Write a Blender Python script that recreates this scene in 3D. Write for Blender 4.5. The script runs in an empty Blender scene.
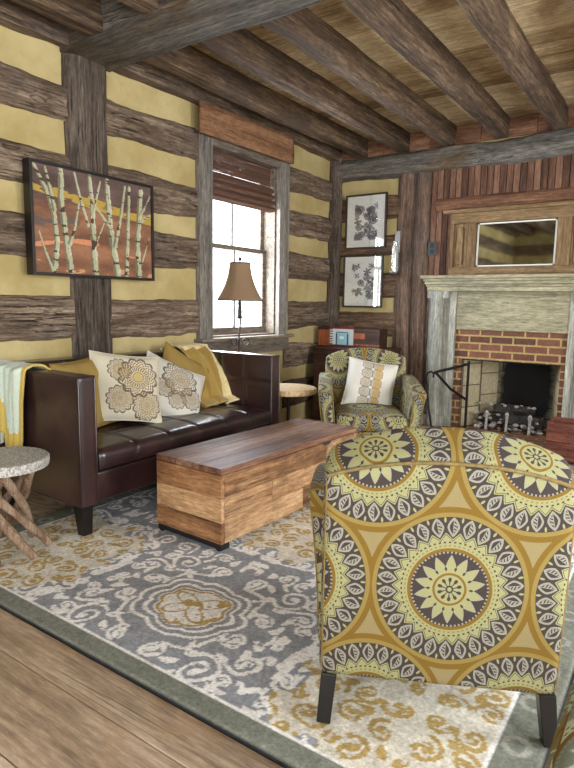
import bpy, math, random
import numpy as np
from mathutils import Vector, Matrix, noise
random.seed(7); rng = np.random.default_rng(5)
SC = bpy.context.scene
COL = SC.collection
PI = math.pi
def lin(c):
    return tuple(((v/255)/12.92 if v/255 <= .04045 else ((v/255+.055)/1.055)**2.4) for v in c)
def rgba(c): return (*lin(c), 1.0)
def nz(x, y=0, z=0): return noise.noise(Vector((x, y, z)))

# ------------------------------------------------------------ node helpers
class X:
    """a scalar socket expression"""
    nt = None
    def __init__(s, k): s.k = k
    @staticmethod
    def op(name, *a):
        n = X.nt.nodes.new('ShaderNodeMath'); n.operation = name
        for i, v in enumerate(a):
            if isinstance(v, X): v = v.k
            if isinstance(v, (int, float)): n.inputs[i].default_value = v
            else: X.nt.links.new(v, n.inputs[i])
        return X(n.outputs[0])
    def __add__(s, o): return X.op('ADD', s, o)
    __radd__ = __add__
    def __mul__(s, o): return X.op('MULTIPLY', s, o)
    __rmul__ = __mul__
    def __sub__(s, o): return X.op('SUBTRACT', s, o)
    def __rsub__(s, o): return X.op('SUBTRACT', o, s)
    def __truediv__(s, o): return X.op('DIVIDE', s, o)
    def lt(s, o): return X.op('LESS_THAN', s, o)
    def gt(s, o): return X.op('GREATER_THAN', s, o)
    def abs(s): return X.op('ABSOLUTE', s)
def band(v, a, b): return v.gt(a)*v.lt(b)
def newmat(name):
    m = bpy.data.materials.new(name); m.use_nodes = True
    nt = m.node_tree; X.nt = nt
    b = nt.nodes['Principled BSDF']
    return m, nt, b
def mixc(nt, fac, a, b, mode='MIX'):
    n = nt.nodes.new('ShaderNodeMix'); n.data_type = 'RGBA'; n.blend_type = mode; n.clamp_factor = True
    for sock, v in ((n.inputs[0], fac), (n.inputs[6], a), (n.inputs[7], b)):
        if isinstance(v, X): v = v.k
        if isinstance(v, (int, float)): sock.default_value = v
        elif isinstance(v, tuple): sock.default_value = v if len(v) == 4 else (*v, 1)
        else: nt.links.new(v, sock)
    return n.outputs[2]
def coords(nt, kind='Object', scale=(1, 1, 1), rot=(0, 0, 0), loc=(0, 0, 0)):
    tc = nt.nodes.new('ShaderNodeTexCoord'); mp = nt.nodes.new('ShaderNodeMapping')
    mp.inputs['Scale'].default_value = scale; mp.inputs['Rotation'].default_value = rot; mp.inputs['Location'].default_value = loc
    nt.links.new(tc.outputs[kind], mp.inputs[0]); return mp.outputs[0]
def noi(nt, vec, scale, detail=4, rough=.55, dist=0):
    n = nt.nodes.new('ShaderNodeTexNoise'); n.inputs['Scale'].default_value = scale
    n.inputs['Detail'].default_value = detail; n.inputs['Roughness'].default_value = rough; n.inputs['Distortion'].default_value = dist
    nt.links.new(vec, n.inputs['Vector']); return n.outputs[0]
def ramp(nt, fac, stops):
    n = nt.nodes.new('ShaderNodeValToRGB'); e = n.color_ramp.elements
    while len(e) < len(stops): e.new(.5)
    for i, (p, c) in enumerate(stops):
        e[i].position = p; e[i].color = (c, c, c, 1) if isinstance(c, (int, float)) else rgba(c)
    nt.links.new(fac.k if isinstance(fac, X) else fac, n.inputs[0]); return n.outputs[0]
def bump(nt, b, h, strength=.4, dist=.01):
    n = nt.nodes.new('ShaderNodeBump'); n.inputs['Strength'].default_value = strength; n.inputs['Distance'].default_value = dist
    nt.links.new(h.k if isinstance(h, X) else h, n.inputs['Height']); nt.links.new(n.outputs[0], b.inputs['Normal'])
def attr(nt, name):
    n = nt.nodes.new('ShaderNodeAttribute'); n.attribute_name = name; return n

def wood(name, dark, mid, light, axis=1, rough=.75, bst=.5, gs=1.0, crack=.5, tintamt=.6, knots=False, patch=None, spec=.3, grit=.6):
    """weathered timber: fibres along an axis, cracks, per-board tone from the 'tint' attribute"""
    m, nt, b = newmat(name)
    s = [9*gs]*3; s[axis] = .7*gs
    tn = attr(nt, 'tint')
    sep = nt.nodes.new('ShaderNodeVectorMath'); sep.operation = 'SCALE'; sep.inputs['Scale'].default_value = 13.7
    cm = nt.nodes.new('ShaderNodeCombineXYZ')
    for i in range(3): nt.links.new(tn.outputs['Fac'], cm.inputs[i])
    nt.links.new(cm.outputs[0], sep.inputs[0])
    add = nt.nodes.new('ShaderNodeVectorMath'); add.operation = 'ADD'
    nt.links.new(coords(nt, 'Object', tuple(s)), add.inputs[0]); nt.links.new(sep.outputs[0], add.inputs[1])
    v = add.outputs[0]
    g1 = X(noi(nt, v, 1.2, 6, .6, .6)); g2 = X(noi(nt, v, 5.0, 5, .7, .3)); 
    big = X(noi(nt, coords(nt, 'Object', (1, 1, 1), loc=(3, 1, 2)), 2.3, 4, .6))
    f = g1*.55 + g2*.35 + big*.25 - .08 + (X(tn.outputs['Fac'])-.5)*tintamt*.45
    if knots:
        ks = [2.6]*3; ks[axis] = .9
        vo = nt.nodes.new('ShaderNodeTexVoronoi'); vo.inputs['Scale'].default_value = 1.0
        nt.links.new(coords(nt, 'Object', tuple(ks)), vo.inputs['Vector'])
        kd = X(vo.outputs['Distance'])
        rings = X.op('SINE', (kd*70) + g1*9)
        f = f + rings*.13*X.op('SUBTRACT', 1.0, X.op('MINIMUM', kd*1.7, 1.0))
        f = f - X.op('LESS_THAN', kd, .055)*.45
    f = f+(g2-.5)*.25
    col = ramp(nt, f, [(.29, dark), (.48, mid), (.70, light)])
    if patch:
        pf = ramp(nt, X(noi(nt, coords(nt, 'Object', (1, 1, 1), loc=(9, 4, 7)), 1.9, 5, .65)), [(.5, 0.), (.66, 1.)])
        col = mixc(nt, pf, col, mixc(nt, .75, col, rgba(patch)))
    cs = [22*gs]*3; cs[axis] = .55*gs
    cn = X(noi(nt, coords(nt, 'Object', tuple(cs), loc=(5, 2, 1)), 1.0, 3, .5, .5))
    ck = ramp(nt, (cn-.5).abs(), [(.0, 1.), (.02, 0.)])
    fs = [75]*3; fs[axis] = 14
    fine = X(noi(nt, coords(nt, 'Object', tuple(fs)), 1.0, 5, .75))
    ckf = X(ck)*crack*ramp_x(nt, big, .45, .6)
    col = mixc(nt, ckf, col, (*[x*.35 for x in lin(dark)], 1))
    col = mixc(nt, grit, col, mixc(nt, ramp_x(nt, fine, .33, .66), (.22, .22, .22, 1), (1.35, 1.35, 1.35, 1)), 'MULTIPLY')
    nt.links.new(col, b.inputs['Base Color'])
    b.inputs['Roughness'].default_value = rough; b.inputs['Specular IOR Level'].default_value = spec
    bump(nt, b, g2*.5 + g1*.8 + fine*.25 - ckf*.9, bst, .012)
    return m
def ramp_x(nt, v, a, b_):
    n = nt.nodes.new('ShaderNodeMapRange'); n.inputs[1].default_value = a; n.inputs[2].default_value = b_
    nt.links.new(v.k, n.inputs[0]); return X(n.outputs[0])

def plain(name, c, rough=.6, metal=0, c2=None, ns=8, bst=0, bs=40, spec=.5, sheen=0, coat=0):
    m, nt, b = newmat(name)
    if c2:
        v = coords(nt); nf = ramp_x(nt, X(noi(nt, v, ns, 5, .65)), .32, .68)
        nt.links.new(mixc(nt, nf, rgba(c), rgba(c2)), b.inputs['Base Color'])
    else: b.inputs['Base Color'].default_value = rgba(c)
    b.inputs['Roughness'].default_value = rough; b.inputs['Metallic'].default_value = metal
    b.inputs['Specular IOR Level'].default_value = spec
    b.inputs['Sheen Weight'].default_value = sheen; b.inputs['Coat Weight'].default_value = coat
    if bst:
        bump(nt, b, X(noi(nt, coords(nt), bs, 4, .6)), bst, .005)
    return m

# ------------------------------------------------------------ mesh builder
class MB:
    def __init__(s): s.v = []; s.f = []; s.t = []
    def add(s, vs, fs, tint=.5):
        o = len(s.v); s.v += [tuple(p) for p in vs]; s.f += [tuple(i+o for i in f) for f in fs]; s.t += [tint]*len(fs); return s
    def box(s, a, b, tint=.5, M=None):
        p = [Vector((x, y, z)) for z in (a[2], b[2]) for y in (a[1], b[1]) for x in (a[0], b[0])]
        if M: p = [M @ q for q in p]
        return s.add(p, [(0, 2, 3, 1), (4, 5, 7, 6), (0, 1, 5, 4), (2, 6, 7, 3), (0, 4, 6, 2), (1, 3, 7, 5)], tint)
    def bar(s, p, q, w, h, tint=.5, up=(0, 0, 1), w2=None, h2=None):
        p, q = Vector(p), Vector(q); d = (q-p).normalized(); u = Vector(up)
        if abs(d.dot(u)) > .98: u = Vector((1, 0, 0))
        sx = d.cross(u).normalized(); sy = sx.cross(d)
        w2 = w2 or w; h2 = h2 or h; vs = []
        for c, ww, hh in ((p, w, h), (q, w2, h2)):
            for a, b in ((-1, -1), (1, -1), (1, 1), (-1, 1)): vs.append(c+sx*a*ww/2+sy*b*hh/2)
        return s.add(vs, [(3, 2, 1, 0), (4, 5, 6, 7), (0, 1, 5, 4), (1, 2, 6, 5), (2, 3, 7, 6), (3, 0, 4, 7)], tint)
    def tube(s, pts, rad, n=10, tint=.5, cap=True, rough=0, sq=1.0):
        pts = [Vector(p) for p in pts]; m = len(pts)
        if not hasattr(rad, '__len__'): rad = [rad]*m
        vs, fs = [], []; prev = None
        for i, p in enumerate(pts):
            d = (pts[min(i+1, m-1)]-pts[max(i-1, 0)]).normalized()
            if prev is None:
                a = Vector((0, 0, 1)) if abs(d.z) < .9 else Vector((1, 0, 0)); sx = d.cross(a).normalized()
            else: sx = (prev-d*prev.dot(d)).normalized()
            prev = sx; sy = d.cross(sx)
            for k in range(n):
                a = 2*PI*k/n; r = rad[i]*(1+rough*nz(p.x*9+math.cos(a)*1.5, p.y*9+math.sin(a)*1.5, p.z*9+7))
                vs.append(p+sx*math.cos(a)*r+sy*math.sin(a)*r*sq)
        for i in range(m-1):
            for k in range(n): fs.append((i*n+k, i*n+(k+1) % n, (i+1)*n+(k+1) % n, (i+1)*n+k))
        if cap: fs += [tuple(range(n))[::-1], tuple((m-1)*n+k for k in range(n))]
        return s.add(vs, fs, tint)
    def lathe(s, prof, c=(0, 0, 0), n=32, tint=.5, mod=None):
        vs, fs = [], []; m = len(prof)
        for (r, z) in prof:
            for k in range(n):
                a = 2*PI*k/n; rr = r*(mod(a, z) if mod else 1)
                vs.append((c[0]+rr*math.cos(a), c[1]+rr*math.sin(a), c[2]+z))
        for i in range(m-1):
            for k in range(n): fs.append((i*n+k, i*n+(k+1) % n, (i+1)*n+(k+1) % n, (i+1)*n+k))
        if prof[0][0] > 1e-4: fs.append(tuple(range(n))[::-1])
        if prof[-1][0] > 1e-4: fs.append(tuple((m-1)*n+k for k in range(n)))
        return s.add(vs, fs, tint)
    def rbox(s, c, h, r, n=(8, 8, 8), fn=None, tint=.5):
        """rounded box around c with half sizes h; fn deforms the point given also its -1..1 position"""
        def axis(hh, nn):
            e = [0, .12, .3, .6, 1]; inner = hh-r
            lo = [-(hh - r*k) for k in e]; hi = [-q for q in lo][::-1]
            mid = [-inner+2*inner*i/nn for i in range(1, nn)]
            return lo+mid+hi
        ax = [axis(h[i], n[i]) for i in range(3)]
        idx = {}; vs = []; fs = []
        def vert(i, j, k):
            key = (i, j, k)
            if key not in idx:
                q = Vector((ax[0][i], ax[1][j], ax[2][k]))
                inn = Vector([max(-(h[t]-r), min(h[t]-r, q[t])) for t in range(3)])
                d = q-inn
                if d.length > 1e-9:
                    mx = max(abs(x) for x in d); d = d.normalized()*mx
                p = inn+d
                u = Vector([p[t]/h[t] for t in range(3)])
                p = p+Vector(c)
                if fn: p = fn(p, u)
                idx[key] = len(vs); vs.append(p)
            return idx[key]
        L = [len(a)-1 for a in ax]
        for i in range(L[0]):
            for j in range(L[1]):
                fs.append((vert(i, j, 0), vert(i, j+1, 0), vert(i+1, j+1, 0), vert(i+1, j, 0)))
                fs.append((vert(i, j, L[2]), vert(i+1, j, L[2]), vert(i+1, j+1, L[2]), vert(i, j+1, L[2])))
        for i in range(L[0]):
            for k in range(L[2]):
                fs.append((vert(i, 0, k), vert(i+1, 0, k), vert(i+1, 0, k+1), vert(i, 0, k+1)))
                fs.append((vert(i, L[1], k), vert(i, L[1], k+1), vert(i+1, L[1], k+1), vert(i+1, L[1], k)))
        for j in range(L[1]):
            for k in range(L[2]):
                fs.append((vert(0, j, k), vert(0, j, k+1), vert(0, j+1, k+1), vert(0, j+1, k)))
                fs.append((vert(L[0], j, k), vert(L[0], j+1, k), vert(L[0], j+1, k+1), vert(L[0], j, k+1)))
        return s.add(vs, fs, tint)
    def grid(s, fn, nu, nv, tint=.5, flip=False):
        vs = [fn(i/nu, j/nv) for j in range(nv+1) for i in range(nu+1)]
        fs = [(j*(nu+1)+i, j*(nu+1)+i+1, (j+1)*(nu+1)+i+1, (j+1)*(nu+1)+i) for j in range(nv) for i in range(nu)]
        if flip: fs = [f[::-1] for f in fs]
        return s.add(vs, fs, tint)
    def mesh(s, name):
        me = bpy.data.meshes.new(name); me.from_pydata(s.v, [], s.f); me.validate(); me.update()
        a = me.attributes.new('tint', 'FLOAT', 'FACE')
        t = s.t if len(s.t) == len(me.polygons) else [.5]*len(me.polygons)
        a.data.foreach_set('value', t); return me

def obj(name, mb, mat, parent=None, smooth=None, bevel=0, solid=0, sub=0, uv=None, loc=None):
    me = mb.mesh(name) if isinstance(mb, MB) else mb
    me.materials.append(mat)
    if uv: set_uv(me, uv)
    if smooth is not None:
        me.shade_smooth()
        if smooth < 180: me.set_sharp_from_angle(angle=math.radians(smooth))
    o = bpy.data.objects.new(name, me); COL.objects.link(o)
    if parent: o.parent = parent
    if loc: o.location = loc
    if solid: m = o.modifiers.new('thickness', 'SOLIDIFY'); m.thickness = solid; m.offset = 0
    if bevel: m = o.modifiers.new('bevel', 'BEVEL'); m.width = bevel; m.segments = 2; m.limit_method = 'ANGLE'
    if sub: m = o.modifiers.new('subdivision', 'SUBSURF'); m.levels = sub; m.render_levels = sub
    return o
def set_uv(me, fn):
    uvl = me.uv_layers.new(name='UVMap')
    for p in me.polygons:
        for li in p.loop_indices:
            uvl.data[li].uv = fn(me.vertices[me.loops[li].vertex_index].co, p.normal)
def paint(me, arr):
    a = me.attributes.new('paint', 'FLOAT_COLOR', 'POINT')
    a.data.foreach_set('color', np.concatenate([arr, np.ones((len(arr), 1))], 1).astype(np.float32).ravel())
def thing(name, label, cat, loc=(0, 0, 0), rotz=0, group=None):
    o = bpy.data.objects.new(name, None); COL.objects.link(o); o.empty_display_size = .1
    o.location = loc; o.rotation_euler = (0, 0, rotz); return tag(o, label, cat, group)
def tag(o, label, cat, group=None):
    o['label'] = label; o['category'] = cat
    if group: o['group'] = group
    return o
def struct(name, mb, mat, **k):
    o = obj(name, mb, mat, **k); o['kind'] = 'structure'; return o
def dup(root, loc, rotz, label, group=None):
    r = root.copy(); COL.objects.link(r); r.location = loc; r.rotation_euler = (0, 0, rotz); r['label'] = label
    if group: r['group'] = group
    for ch in list(root.children):
        c = ch.copy(); COL.objects.link(c); c.parent = r
        for g in ch.children:
            d = g.copy(); COL.objects.link(d); d.parent = c
    return r

# ------------------------------------------------------------ materials
M = {}
M['log'] = wood('hewn_log_y', (46, 37, 30), (108, 90, 74), (172, 152, 130), 1, .9, 1.0, 1.1, .9, .6, patch=(96, 84, 76))
M['logx'] = wood('hewn_log_x', (54, 40, 30), (114, 88, 68), (165, 136, 108), 0, .9, 1.0, 1.1, .9, .6, patch=(96, 84, 76))
M['logz'] = wood('hewn_post_z', (48, 40, 34), (98, 86, 76), (140, 126, 112), 2, .9, .9, 1.2, .9, .5)
M['boardz'] = wood('post_boards_z', (56, 42, 34), (108, 86, 72), (150, 126, 108), 2, .85, .8, 1.2, .7, .5, patch=(84, 78, 74))
M['joist'] = wood('joist_timber', (40, 31, 25), (90, 72, 56), (150, 126, 100), 1, .9, .9, 1.0, .7, .6, patch=(78, 66, 58))
M['beamx'] = wood('beam_timber', (48, 44, 40), (98, 94, 88), (146, 140, 130), 0, .9, .9, 1.0, .8, .5, patch=(100, 78, 54))
M['ceil'] = wood('ceiling_boards', (136, 114, 86), (198, 176, 138), (230, 214, 178), 0, .85, .5, .7, .5, .9, patch=(140, 112, 84))
M['red'] = wood('redbrown_boards', (58, 40, 32), (104, 72, 56), (138, 102, 82), 2, .8, .5, 1.2, .4, .7)
M['redx'] = wood('redbrown_rail', (70, 46, 32), (120, 84, 62), (160, 120, 92), 0, .8, .5, 1.2, .5, .6)
M['valance'] = wood('valance_plank', (84, 58, 40), (134, 96, 68), (166, 126, 94), 1, .8, .5, .9, .45, .4)
M['grey'] = wood('grey_casing', (74, 70, 66), (128, 122, 114), (172, 164, 152), 2, .85, .6, 1.6, .6, .5)
M['greyy'] = wood('grey_sill', (70, 60, 52), (120, 108, 96), (160, 146, 128), 1, .85, .6, 1.6, .6, .5)
M['mantelx'] = wood('mantel_boards', (110, 104, 80), (160, 154, 126), (196, 188, 158), 0, .8, .5, 1.0, .5, .5, patch=(128, 124, 104))
M['mantelz'] = wood('mantel_pilasters', (104, 104, 98), (152, 152, 142), (196, 194, 180), 2, .8, .5, 1.1, .5, .5)
M['overx'] = wood('overmantel_rail', (84, 64, 42), (134, 108, 76), (168, 142, 106), 0, .75, .4, 1.3, .5, .5)
M['overz'] = wood('overmantel_stile', (84, 64, 42), (130, 104, 72), (166, 140, 104), 2, .75, .4, 1.3, .5, .5)
M['floor'] = wood('floor_planks', (116, 96, 78), (184, 160, 134), (222, 204, 182), 0, .5, .45, .6, .35, .5, knots=True, spec=.45, patch=(170, 132, 88), grit=.38)
M['table_top'] = wood('table_top_wood', (68, 44, 34), (130, 90, 70), (182, 148, 126), 1, .5, .35, .9, .5, .9, spec=.4)
M['table_side'] = wood('table_side_wood', (84, 56, 38), (160, 118, 80), (208, 170, 128), 1, .7, .6, .8, .6, .9, patch=(84, 54, 34))
M['table_end'] = wood('table_end_wood', (92, 62, 42), (172, 124, 84), (216, 176, 132), 0, .7, .6, .8, .6, .9, patch=(112, 72, 44))
M['drift'] = wood('driftwood', (86, 66, 50), (148, 122, 100), (196, 174, 150), 2, .85, .6, 2.0, .5, .4)
M['bark'] = plain('pale_bark', (150, 140, 125), .9, c2=(98, 86, 76), ns=30, bst=1, bs=50)
M['crate'] = wood('crate_wood', (66, 34, 26), (112, 64, 50), (150, 96, 76), 0, .7, .4, 1.2, .3, .5)
M['chest'] = wood('chest_wood', (34, 22, 18), (62, 40, 30), (92, 62, 46), 0, .6, .3, 1.2, .3, .5)
M['darkleg'] = plain('black_wood_leg', (14, 12, 12), .35)
M['iron'] = plain('black_iron', (30, 28, 28), .55, .6)
M['ironlamp'] = plain('wrought_iron', (58, 50, 46), .5, .5)
M['black'] = plain('black_paint', (24, 20, 20), .45)
M['steel'] = plain('black_steel_foot', (34, 34, 36), .5, .4)
M['ash'] = plain('white_ash', (205, 200, 192), .95, c2=(110, 104, 98), ns=40, bst=.6, bs=60)
M['char'] = plain('charred_wood', (26, 22, 20), .95, c2=(70, 64, 60), ns=30, bst=1, bs=50)
M['outlet'] = plain('outlet_plate', (52, 58, 62), .4); M['outlet_d'] = plain('outlet_socket', (18, 20, 22), .4)
M['candle'] = plain('candle_wax', (225, 220, 205), .5)
M['pewter'] = plain('pewter', (130, 128, 124), .35, .9)

def mat_plaster():
    m, nt, b = newmat('chinking_plaster')
    n1 = X(noi(nt, coords(nt), 2.2, 5, .6)); n2 = X(noi(nt, coords(nt), 24, 5, .65))
    c = mixc(nt, ramp_x(nt, n1, .35, .65), rgba((166, 147, 96)), rgba((192, 175, 126)))
    c = mixc(nt, ramp_x(nt, n2, .55, .75)*.35, c, rgba((150, 134, 92)))
    nt.links.new(c, b.inputs['Base Color']); b.inputs['Roughness'].default_value = .92
    bump(nt, b, n2*.4+n1, .35, .02); return m
M['plaster'] = mat_plaster()

def mat_leather():
    m, nt, b = newmat('brown_leather')
    v = coords(nt); n1 = X(noi(nt, v, 3.0, 5, .6)); vo = nt.nodes.new('ShaderNodeTexVoronoi')
    vo.inputs['Scale'].default_value = 160; nt.links.new(v, vo.inputs['Vector'])
    nt.links.new(mixc(nt, ramp_x(nt, n1, .35, .7), rgba((28, 19, 20)), rgba((66, 42, 42))), b.inputs['Base Color'])
    b.inputs['Roughness'].default_value = .3; b.inputs['Specular IOR Level'].default_value = .6
    b.inputs['Coat Weight'].default_value = .25; b.inputs['Coat Roughness'].default_value = .25
    bump(nt, b, X(vo.outputs['Distance'])*.25+n1*1.5, .35, .004); return m
M['leather'] = mat_leather()

def mat_paint(name, rough=.8, bst=.0, bs=150, mottle=0, ms=60, dist=.003):
    m, nt, b = newmat(name)
    c = attr(nt, 'paint').outputs['Color']
    if mottle:
        f = ramp_x(nt, X(noi(nt, coords(nt), ms, 5, .7)), .3, .7)
        c = mixc(nt, mottle, c, mixc(nt, f, (.5, .5, .5, 1), (1.75, 1.75, 1.75, 1)), 'MULTIPLY')
    nt.links.new(c, b.inputs['Base Color']); b.inputs['Roughness'].default_value = rough
    b.inputs['Specular IOR Level'].default_value = .2
    if bst: bump(nt, b, X(noi(nt, coords(nt), bs, 5, .75)), bst, dist)
    return m
M['rug'] = mat_paint('rug_pile', .95, .7, 110, .5, 90, .006)
M['canvas'] = mat_paint('painted_canvas', .6, .5, 60, .25, 50)
M['print'] = mat_paint('botanical_print', .5)

def mat_medallion(name, P, light=(152, 150, 108), tan=(140, 124, 82), gold=(120, 93, 34), dark=(64, 56, 53), leaf=(146, 142, 130), c0=(.018, .435), bg=(142, 128, 90)):
    m, nt, b = newmat(name)
    tc = nt.nodes.new('ShaderNodeTexCoord'); sp = nt.nodes.new('ShaderNodeSeparateXYZ'); nt.links.new(tc.outputs['UV'], sp.inputs[0])
    u = X(sp.outputs[0])-c0[0]; v = X(sp.outputs[1])-c0[1]; hh = P*.862*2
    def cell(ou, ov):
        a = X.op('PINGPONG', X.op('ABSOLUTE', u-ou), P/2)  # distance only; need the signed value
        su = X.op('WRAP', u-ou, P/2, -P/2); sv = X.op('WRAP', v-ov, hh/2, -hh/2)
        return su, sv, X.op('SQRT', su*su+sv*sv)
    a1, b1, r1 = cell(0, 0); a2, b2, r2 = cell(P/2, hh/2)
    w = r1.lt(r2); iw = 1-w
    du = a1*w+a2*iw; dv = b1*w+b2*iw; r = (r1*w+r2*iw)/(P/2)
    th = X.op('ARCTAN2', dv, du)/(2*PI)
    wob = X(noi(nt, tc.outputs['UV'], 60, 2, .5))
    def sect(n, off=0): return (X.op('FRACT', th*n+off+8)-.5).abs()*2      # 0 middle of a sector, 1 at its edge
    c = rgba(bg)
    stripe = X.op('SINE', v*900)
    c = mixc(nt, stripe.gt(.2)*.5, c, rgba(tan))
    def put(mask, col):
        nonlocal c
        c = mixc(nt, mask, c, rgba(col) if len(col) == 3 else col)
    put(r.lt(1.055), gold); put(r.lt(.985), (140, 120, 66))
    s24 = sect(26); s24b = sect(26, .5)
    put(r.lt(.93), dark)
    # small balls between the leaves on the outer side
    put((s24b*s24b*.09*.7+(r-.895)*(r-.895)).lt(.0011), light)
    leafd = X.op('POWER', s24/.80, 1.2)+X.op('POWER', ((r-.80)/.125).abs(), 1.5)
    put(leafd.lt(1.0), leaf); put(leafd.lt(.60), dark); 
    sg = X.op('FRACT', th*26+8)-.5
    veins = X.op('SINE', (r*150)-sg*16).gt(-.2)*sg.lt(.0)
    put(leafd.lt(.56)*veins, leaf); put(leafd.lt(.5)*sg.abs().lt(.02), leaf)
    put((r+s24b*.085).lt(.735), light)
    put(band(r+s24b*.085, .706, .716), dark)
    s60 = sect(60)
    put(band(r, .60, .62)*s60.lt(.45), dark); put(band(r, .555, .575)*s60.lt(.5), (130, 120, 70))
    put(r.lt(.535), gold); put(r.lt(.492), leaf); put(r.lt(.492)*r.gt(.465)*s60.lt(.55), dark); put(r.lt(.468), dark)
    s14 = sect(14); s14b = sect(14, .5)
    put((r+s14*.15).lt(.452), leaf); put((r+s14*.15).lt(.43), light)
    put((s14b*.12+(r-.27).abs()).lt(.035), dark)
    put(r.lt(.215), gold); put(r.lt(.185), light)
    s8 = sect(10)
    put((s8*s8*.0035+(r-.125)*(r-.125)).lt(.0010), dark); put(band(r, .05, .11)*s8.lt(.28), dark)
    put(r.lt(.05), dark); put(r.lt(.028), light)
    weave = X(noi(nt, tc.outputs['UV'], 420, 2, .6))
    c2 = mixc(nt, .4, c, mixc(nt, ramp_x(nt, weave, .3, .7), (.45, .45, .45, 1), (1.3, 1.3, 1.3, 1)), 'MULTIPLY')
    nt.links.new(c2, b.inputs['Base Color']); b.inputs['Roughness'].default_value = .85; b.inputs['Specular IOR Level'].default_value = .25
    bump(nt, b, weave, .4, .002)
    return m
M['medallion'] = mat_medallion('medallion_upholstery', .44)
M['medal_light'] = mat_medallion('footstool_upholstery', .47, light=(190, 200, 170), tan=(190, 186, 130), dark=(120, 128, 112), c0=(.1, .3))
M['welt'] = plain('mustard_welt', (138, 118, 68), .85, c2=(100, 84, 52), ns=60)

def mat_pillow(name, base, line, gold, style):
    m, nt, b = newmat(name)
    tc = nt.nodes.new('ShaderNodeTexCoord'); sp = nt.nodes.new('ShaderNodeSeparateXYZ'); nt.links.new(tc.outputs['UV'], sp.inputs[0])
    u = X(sp.outputs[0]); v = X(sp.outputs[1]); c = rgba(base)
    def put(mask, col):
        nonlocal c
        c = mixc(nt, mask, c, rgba(col))
    def flower(cu, cv, R, petals, rings=True):
        du = u-cu; dv = v-cv; r = X.op('SQRT', du*du+dv*dv)/R; th = X.op('ARCTAN2', dv, du)/(2*PI)
        s = (X.op('FRACT', th*petals+8)-.5).abs()*2; s2 = (X.op('FRACT', th*petals*2+8)-.5).abs()*2
        q = r+s*s*.16
        put(band(q, .90, 1.0), line)
        put(band(q, .6, .88)*(X.op('SINE', r*42)*X.op('SINE', th*2*PI*petals*2)).gt(.1), line)
        put(band(r, .5, .56), gold); put(band(r, .30, .48)*s2.lt(.55), line)
        put(band(r, .2, .27), gold); put(r.lt(.18)*s.lt(.6), line)
    if style == 1:
        for (a, b_, R) in ((.62, .62, .30), (.36, .72, .17), (.36, .30, .2), (.74, .22, .22)): flower(a, b_, R, 12)
        put((X.op('SQRT', (u-.62)*(u-.62)+(v-.62)*(v-.62))).lt(.05), (190, 170, 110))
    elif style == 2:
        for (a, b_, R) in ((.5, .66, .3), (.28, .42, .17), (.72, .40, .19), (.5, .30, .16)): flower(a, b_, R, 12)
    elif style == 3:
        for k in range(5): flower(.40, .12+k*.19, .12, 8)
        for k in range(5): flower(.60, .12+k*.19, .12, 8)
        put(band(u, .56, .7)*band(v, .08, .92)*.5, gold)
    elif style == 4:
        w = X.op('SINE', u*190)*X.op('SINE', v*190)
        put(w.gt(.1)*.6, line)
    weave = X(noi(nt, tc.outputs['UV'], 90, 3, .6))
    c = mixc(nt, .35, c, mixc(nt, ramp_x(nt, weave, .3, .7), (.5, .5, .5, 1), (1.2, 1.2, 1.2, 1)), 'MULTIPLY')
    nt.links.new(c, b.inputs['Base Color']); b.inputs['Roughness'].default_value = .9; b.inputs['Specular IOR Level'].default_value = .2
    bump(nt, b, weave, .5, .003); return m
M['pil1'] = mat_pillow('lace_pillow', (206, 198, 176), (112, 92, 70), (170, 136, 60), 1)
M['pil2'] = mat_pillow('rosette_pillow', (206, 202, 188), (112, 96, 80), (160, 130, 66), 2)
M['pil3'] = mat_pillow('white_pillow', (218, 214, 204), (120, 116, 110), (196, 152, 40), 3)
M['mustard'] = mat_pillow('mustard_pillow', (160, 134, 74), (122, 98, 50), (1, 1, 1), 4)

def mat_knit(name, a, b2, c3, sc=70):
    m, nt, b = newmat(name)
    n = X(noi(nt, coords(nt), 3.2, 3, .5)); f = X(noi(nt, coords(nt), sc, 3, .6))
    at = X(attr(nt, 'tint').outputs['Fac'])
    c = mixc(nt, ramp_x(nt, at + (n-.5)*.35, .25, .75), rgba(a), rgba(b2))
    c = mixc(nt, ramp_x(nt, f, .5, .75)*.5, c, rgba(c3))
    nt.links.new(c, b.inputs['Base Color']); b.inputs['Roughness'].default_value = .95; b.inputs['Sheen Weight'].default_value = .3
    bump(nt, b, f, .8, .006); return m
M['throw_mint'] = mat_knit('mint_throw', (206, 178, 84), (206, 220, 206), (176, 184, 150))
M['throw_gold'] = mat_knit('gold_throw', (166, 136, 66), (222, 204, 150), (150, 116, 44))

def mat_glass(name='window_glass', rough=.0, fac=.1):
    m, nt, b = newmat(name); nt.nodes.remove(b)
    t = nt.nodes.new('ShaderNodeBsdfTransparent'); g = nt.nodes.new('ShaderNodeBsdfGlossy'); mx = nt.nodes.new('ShaderNodeMixShader')
    g.inputs['Roughness'].default_value = rough; 
    X.nt = nt; lw = nt.nodes.new('ShaderNodeLayerWeight'); lw.inputs[0].default_value = .5
    s = X.op('POWER', X(lw.outputs['Facing']), 4.0)*.7+.05+fac*.25
    nt.links.new(s.k, mx.inputs[0]); nt.links.new(t.outputs[0], mx.inputs[1]); nt.links.new(g.outputs[0], mx.inputs[2])
    nt.links.new(mx.outputs[0], nt.nodes['Material Output'].inputs[0]); return m
M['glass'] = mat_glass()
M['pglass'] = mat_glass('picture_glass', .01, .35)
def mat_mirror():
    m, nt, b = newmat('aged_mirror'); b.inputs['Metallic'].default_value = 1
    n = ramp_x(nt, X(noi(nt, coords(nt), 5, 5, .7)), .3, .7)
    nt.links.new(mixc(nt, n, (.32, .34, .32, 1), (.6, .62, .58, 1)), b.inputs['Base Color']); b.inputs['Roughness'].default_value = .04
    return m
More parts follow.
